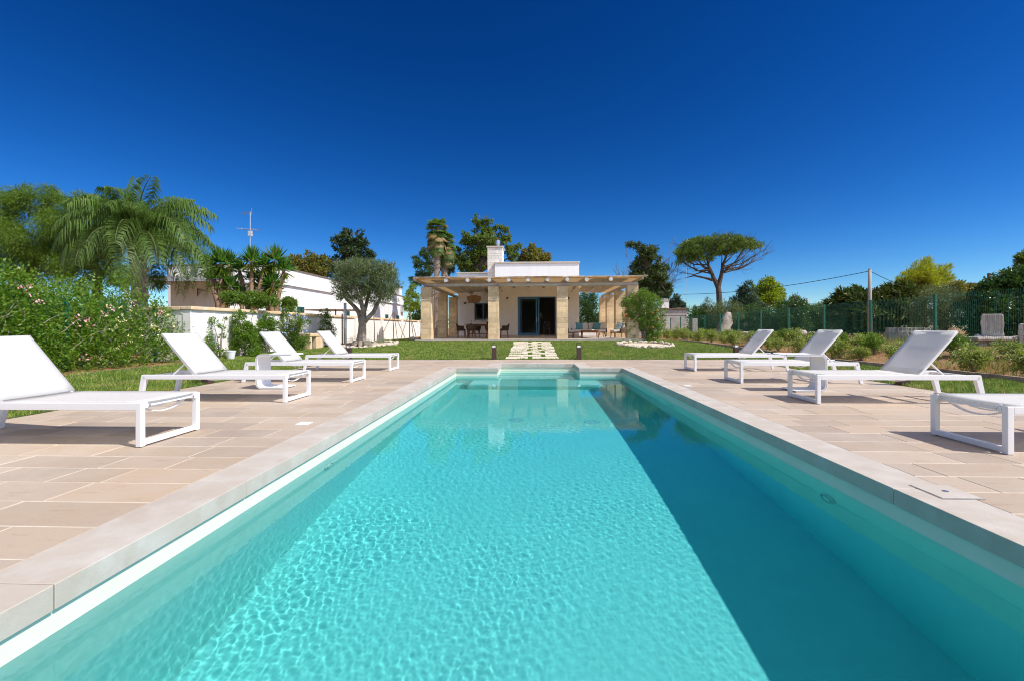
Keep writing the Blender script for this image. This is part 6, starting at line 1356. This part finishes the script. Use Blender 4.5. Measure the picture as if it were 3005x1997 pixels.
def weeds():
    g = np.random.default_rng(31); n = 30000; x = 8.9+g.uniform(0, 1, n)**1.0*4.5; y = g.uniform(6, 33, n); pn = np.sin(x*2.1)+np.sin(y*1.15+x)+g.normal(size=n)*.5; keep = pn > .35; x, y = x[keep], y[keep]; n = len(x)
    h = g.uniform(.06, .42, n)*np.clip((np.sin(y*.9)+1.4)/2, .25, 1); a = g.uniform(0, 6.28, n); w = .011*g.uniform(.6, 1.4, n); C = np.stack([x, y, gz(x, y)-.01], 1); D = nrm(np.stack([g.normal(size=n)*.35, g.normal(size=n)*.35, np.ones(n)], 1)); Sd = np.stack([np.cos(a), np.sin(a), 0*a], 1)
    n2 = 12000; x2 = g.uniform(11.6, 40, n2); y2 = g.uniform(11, 36, n2); k2 = (np.sin(x2*.8)+np.cos(y2*.9+x2*.3)+g.normal(size=n2)*.4) > .5; x2, y2 = x2[k2], y2[k2]; n2 = len(x2); a2 = g.uniform(0, 6.28, n2)
    C2 = np.stack([x2, y2, gz(x2, y2)-.01], 1); D2 = nrm(np.stack([g.normal(size=n2)*.4, g.normal(size=n2)*.4, np.ones(n2)], 1)); S2 = np.stack([np.cos(a2), np.sin(a2), 0*a2], 1); h2 = g.uniform(.08, .4, n2)
    V = np.concatenate([leafquads(C, D, Sd, h, w), leafquads(C2, D2, S2, h2, np.full(n2, .02))]); tag(quads('weeds', V, 4, [LF['weed']]), 'tall weeds and dry grass in the bed and on the red soil', 'weeds', kind='stuff')
weeds()
# --- things beyond the fence
def pole(px, pyt, pyb, Y, r, lab, name='utility_pole', m=POLE):
    b = atY(px, pyb, Y); b.z = gzv(b.x, Y); t = atY(px, pyt, Y); e = empty(name, lab, 'pole', b); MB().tube([(0, 0, -.2), (0, 0, t.z-b.z)], [r*1.35, r*.85], 14).build('shaft', m, e, smooth=True); MB().tube([(0, 0, t.z-b.z), (0, 0, t.z-b.z+.03)], r*.9, 12).build('cap', POLE, e); return t
pt = pole(2553, 791, 990, 24.5, .085, 'tall round concrete utility pole beyond the green fence')
p2 = pole(2369, 877, 945, 55, .13, 'distant thin utility pole between the trees')
pole(2903, 804, 900, 21, .07, 'short dark pole stub beside the big dark shrub', 'pole_stub', DARKM)
def cable(a, b, sag, lab, mid=None):
    m = MB(); n = 30; o = Vector(a); pts = [Vector(a).lerp(Vector(b), i/n)-Vector((0, 0, sag*4*(i/n)*(1-i/n)))-o for i in range(n+1)]; x = m.tube(pts, .017, 5).build('overhead_cable', BLACK); x.location = o; tag(x, lab, 'cable')
cable(pt-Vector((0, 0, .08)), atY(1760, 842, 44), .95, 'overhead cable sagging from the concrete pole towards the house')
cable(pt-Vector((0, 0, .08)), atY(2700, 850, 33), .15, 'short overhead cable from the concrete pole into the yellow-green tree')
def ruin():
    Y = 39; x0, x1 = atY(1840, 950, Y).x, atY(2016, 950, Y).x; zt = atY(2000, 907, Y).z; zb = gzv(x1, Y); e = empty('ruined_shed', 'rough grey shed wall with a broken tiled edge behind the fence', 'shed', (x0, Y, zb)); h = zt-zb; w = x1-x0
    MB().box(0, w, 0, 3, -.1, h*.76).build('wall', RUIN, e); MB().box(-.03, w+.03, -.04, 3, h*.76, h*.97).build('lintel_band', OLDST, e); m = MB(); g = random.Random(2); x = -.1
    while x < w+.1: m.box(x, x+.34, -.15, .3, h*.97+g.uniform(0, .03), h+.08+g.uniform(-.03, .05)); x += .35
    m.build('tile_edge', TILE, e); MB().tube([(w-.05, 0, h), (w-.03, 0, h+3.6)], .012, 5).build('wire_aerial', STEEL, e)
ruin()
def farhouse():
    Y = 58; p = atY(1954, 877, Y); e = empty('white_far_house', 'small white house with a chimney far behind the ruined shed', 'house', (p.x, Y, .36)); z = atY(1960, 930, Y).z-.36; MB().box(-4, .6, 0, 5, 0, z+.4).build('wall', NSTUCCO, e); MB().box(-.5, .45, .2, 1, z+.4, p.z-.36-.3).build('chimney', NSTUCCO, e); MB().box(-.55, .5, .15, 1.05, p.z-.66, p.z-.36).build('chimney_cap', OLDST, e); MB().box(-4.1, .7, -.1, 5.1, z+.4, z+.55).build('roof', TILE, e)
farhouse()
b = atY(2037, 985, 35.5); b.z = gzv(b.x, 35.5); e = empty('stone_post', 'pale square stone post beyond the fence', 'post', b); MB().box(-.2, .2, -.2, .2, -.1, atY(2037, 935, 35.5).z-b.z).build('block', OLDST, e, bevel=.03)
def stump(px0, pyb, pyt, Y, lab, sc):
    b = atY(px0, pyb, Y); b.z = gzv(b.x, Y); h = atY(px0, pyt, Y).z-b.z; e = empty('olive_stump', lab, 'stump', b); m = MB(); g = random.Random(px0)
    m.tube([(-.05, 0, -.1), (-.12, 0, h*.15), (-.05, .05, h*.4), (.15, 0, h*.65), (.22, .0, h*.85), (.30, 0, h)], [.55*sc, .42*sc, .36*sc, .34*sc, .24*sc, .12*sc], 12, wob=.2); m.tube([(.25, .1, -.1), (.22, .05, h*.25), (.1, 0, h*.45)], [.32*sc, .26*sc, .2*sc], 9, wob=.25); m.build('trunk', M('pale_stump_bark', (.44, .37, .30), (.58, .51, .43), scale=6, rough=.95, bump=1, bscale=14, c3=(.13, .10, .08), s3=2.2, lo3=.48, hi3=.6), e, smooth=True)
stump(2125, 990, 917, 29, 'tall pale pruned olive stump behind the wire fence', 1.0); stump(2348, 995, 972, 25, 'low gnarled olive stump behind the fence, left of the concrete pole', .7)
# stack of concrete blocks
bk = None; x0 = atY(2608, 990, 21.5).x; g = random.Random(4); k = 0
for r_ in range(3):
    for i in range(6):
        x = x0+i*.41; zc = gzv(x, 21.5)+.0; white = (r_ == 2 and i in (1, 2, 3)) or (r_ < 2 and i == 2) or (r_ == 2 and i == 4)
        c = MB(); w = .4
        c.box(.004, w-.004, 0, .2, 0, .185)
        o = c.build('concrete_block', WBLOCK if white else CBLOCK, bevel=.006); m = MB()
        for q in (.06, .225): m.box(q, q+.115, -.001, .002, .03, .155)
        m.build('hollow', GREYP, o); o.location = (x, 21.5, zc+r_*.19)
        tag(o, f"{'white' if white else 'grey'} concrete block, {ORD[i]} from left in the {['bottom', 'middle', 'top'][r_]} course beyond the fence", 'block', 'stacked concrete blocks')
# stone seats: slab on boulders with upright blocks
def uprights():
    Y = 14.6; a, b = atY(2868, 1000, Y), atY(3030, 1000, Y); zt = atY(2940, 989, Y).z; gz0 = gzv(a.x, Y); e = empty('stone_slab_table', 'broad flat stone slab resting on piled boulders beyond the fence', 'stone table', (a.x, Y, gz0)); w = b.x-a.x; m = MB(); g = random.Random(3)
    n = 10; pl = [(w*i/n, g.uniform(-.04, .03)) for i in range(n+1)]+[(w-w*i/n, .9+g.uniform(-.05, .05)) for i in range(n+1)]; m.prism(pl, 'z', zt-gz0-.09, zt-gz0); m.build('slab', OLDST, e, bevel=.02); m = MB()
    for i in range(7): m.rock((w*.2+i*w*.11, .35+g.uniform(-.1, .2), g.uniform(.05, .2)), (g.uniform(.2, .32), .3, g.uniform(.16, .28)), i+5)
    m.build('boulders', OLDST, e)
    for px0, px1, py, yy, lab in ((2882, 2942, 921, Y+.45, 'weathered upright stone block standing on the slab'), (2994, 3050, 921, Y-.1, 'second upright stone block at the right picture edge, cut off by it')):
        p0, p1 = atY(px0, 988, yy), atY(px1, 988, yy); h = atY(px0, py, yy).z-zt; q = empty('upright_stone', lab, 'stone block', ((p0.x+p1.x)/2, yy, zt)); w2 = (p1.x-p0.x)/2; m = MB(); L = []
        for k in range(9): z = h*k/8; L.append((-w2*(1-.03*math.sin(k))+.01*g.uniform(-1, 1), z))
        Rr = [(w2*(.97+.03*math.cos(k*1.3))+.01*g.uniform(-1, 1), h*k/8) for k in range(9)]; Rr[-1] = (w2*.86, h*.985); L[-1] = (-w2*.9, h*.99)
        m.prism(Rr+L[::-1], 'y', -.13, .13); m.build('block', OLDST, q, bevel=.03); q.rotation_euler = (0, 0, R(-42)); q.scale = (.82, 1, 1)
        if px0 > 2990: q.location.z = gzv(q.location.x, yy); 
uprights()
e = empty('garden_wall_low', 'low white wall seen past the sofa through the veranda', 'wall', (atY(1705, 960, 35).x, 35.2, .36)); MB().box(-.3, 4.2, 0, .2, 0, .62).build('wall_body', NSTUCCO, e); MB().box(-.33, 4.23, -.03, .23, .62, .7).build('coping', COPING, e)
# ------------------------------------------------------------------ sun, sky, camera
SD = Vector((.80, -.33, 1.0)).normalized()
L = bpy.data.lights.new('sun', 'SUN'); L.energy = 4.05; L.angle = R(.53); L.color = (1, .95, .88); L.cycles.is_caustics_light = True
lo = bpy.data.objects.new('sun', L); COL.objects.link(lo); lo.location = (20, -10, 30); lo.rotation_euler = SD.to_track_quat('Z', 'Y').to_euler()
SKY_FILL = 12.0  # strength of the fill glow added to the sky
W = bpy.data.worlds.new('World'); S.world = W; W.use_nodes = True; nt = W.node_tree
sk = nt.nodes.new('ShaderNodeTexSky'); sk.sky_type = 'NISHITA'; sk.sun_disc = False; sk.sun_elevation = math.asin(SD.z); sk.sun_rotation = math.atan2(SD.x, SD.y)
sk.air_density = 1.0; sk.dust_density = 0.3; sk.ozone_density = 4.0; sk.altitude = 1500
hs = nt.nodes.new('ShaderNodeHueSaturation'); hs.inputs['Saturation'].default_value = 1.33; hs.inputs['Value'].default_value = .87
gm = nt.nodes.new('ShaderNodeGamma'); gm.inputs[1].default_value = 1.45
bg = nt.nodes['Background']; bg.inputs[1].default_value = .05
nt.links.new(sk.outputs[0], hs.inputs['Color']); nt.links.new(hs.outputs[0], gm.inputs[0])
# white fill glow added to the sky behind the camera, to brighten front faces
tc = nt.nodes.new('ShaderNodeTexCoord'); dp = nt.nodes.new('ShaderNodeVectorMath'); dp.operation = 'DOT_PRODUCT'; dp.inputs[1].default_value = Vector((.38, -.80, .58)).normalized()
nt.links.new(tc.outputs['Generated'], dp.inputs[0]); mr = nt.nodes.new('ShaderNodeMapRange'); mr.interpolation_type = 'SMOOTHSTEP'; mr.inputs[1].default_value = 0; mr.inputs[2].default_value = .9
nt.links.new(dp.outputs['Value'], mr.inputs[0]); mr.inputs[4].default_value = SKY_FILL
fill_col = nt.nodes.new('ShaderNodeVectorMath'); fill_col.operation = 'SCALE'; fill_col.inputs[0].default_value = (1, .96, .90); nt.links.new(mr.outputs[0], fill_col.inputs['Scale'])
ad = nt.nodes.new('ShaderNodeVectorMath'); ad.operation = 'ADD'; nt.links.new(gm.outputs[0], ad.inputs[0]); nt.links.new(fill_col.outputs[0], ad.inputs[1]); nt.links.new(ad.outputs[0], bg.inputs[0])
cam = bpy.data.cameras.new('camera'); co = bpy.data.objects.new('camera', cam); COL.objects.link(co); S.camera = co
cam.lens = 16; cam.sensor_width = 36; cam.sensor_fit = 'HORIZONTAL'; cam.shift_y = (CY-998.5)/3005; cam.clip_start = .05; cam.clip_end = 3000
co.matrix_world = Matrix.Translation((0, 0, 1)) @ Matrix.Rotation(TH, 4, 'Z') @ Matrix.Rotation(math.pi/2, 4, 'X') @ Matrix.Rotation(-PH, 4, 'Z')
S.view_settings.view_transform = 'Standard'; S.view_settings.look = 'None'; S.view_settings.gamma = 1; S.view_settings.exposure = .42
S.cycles.use_denoising = True; S.cycles.max_bounces = 12; S.cycles.diffuse_bounces = 6; S.cycles.transmission_bounces = 8; S.cycles.transparent_max_bounces = 12; S.cycles.sample_clamp_indirect = 8; S.cycles.caustics_reflective = True
S.cycles.filter_width = 1.05; S.cycles.pixel_filter_type = 'BLACKMAN_HARRIS'
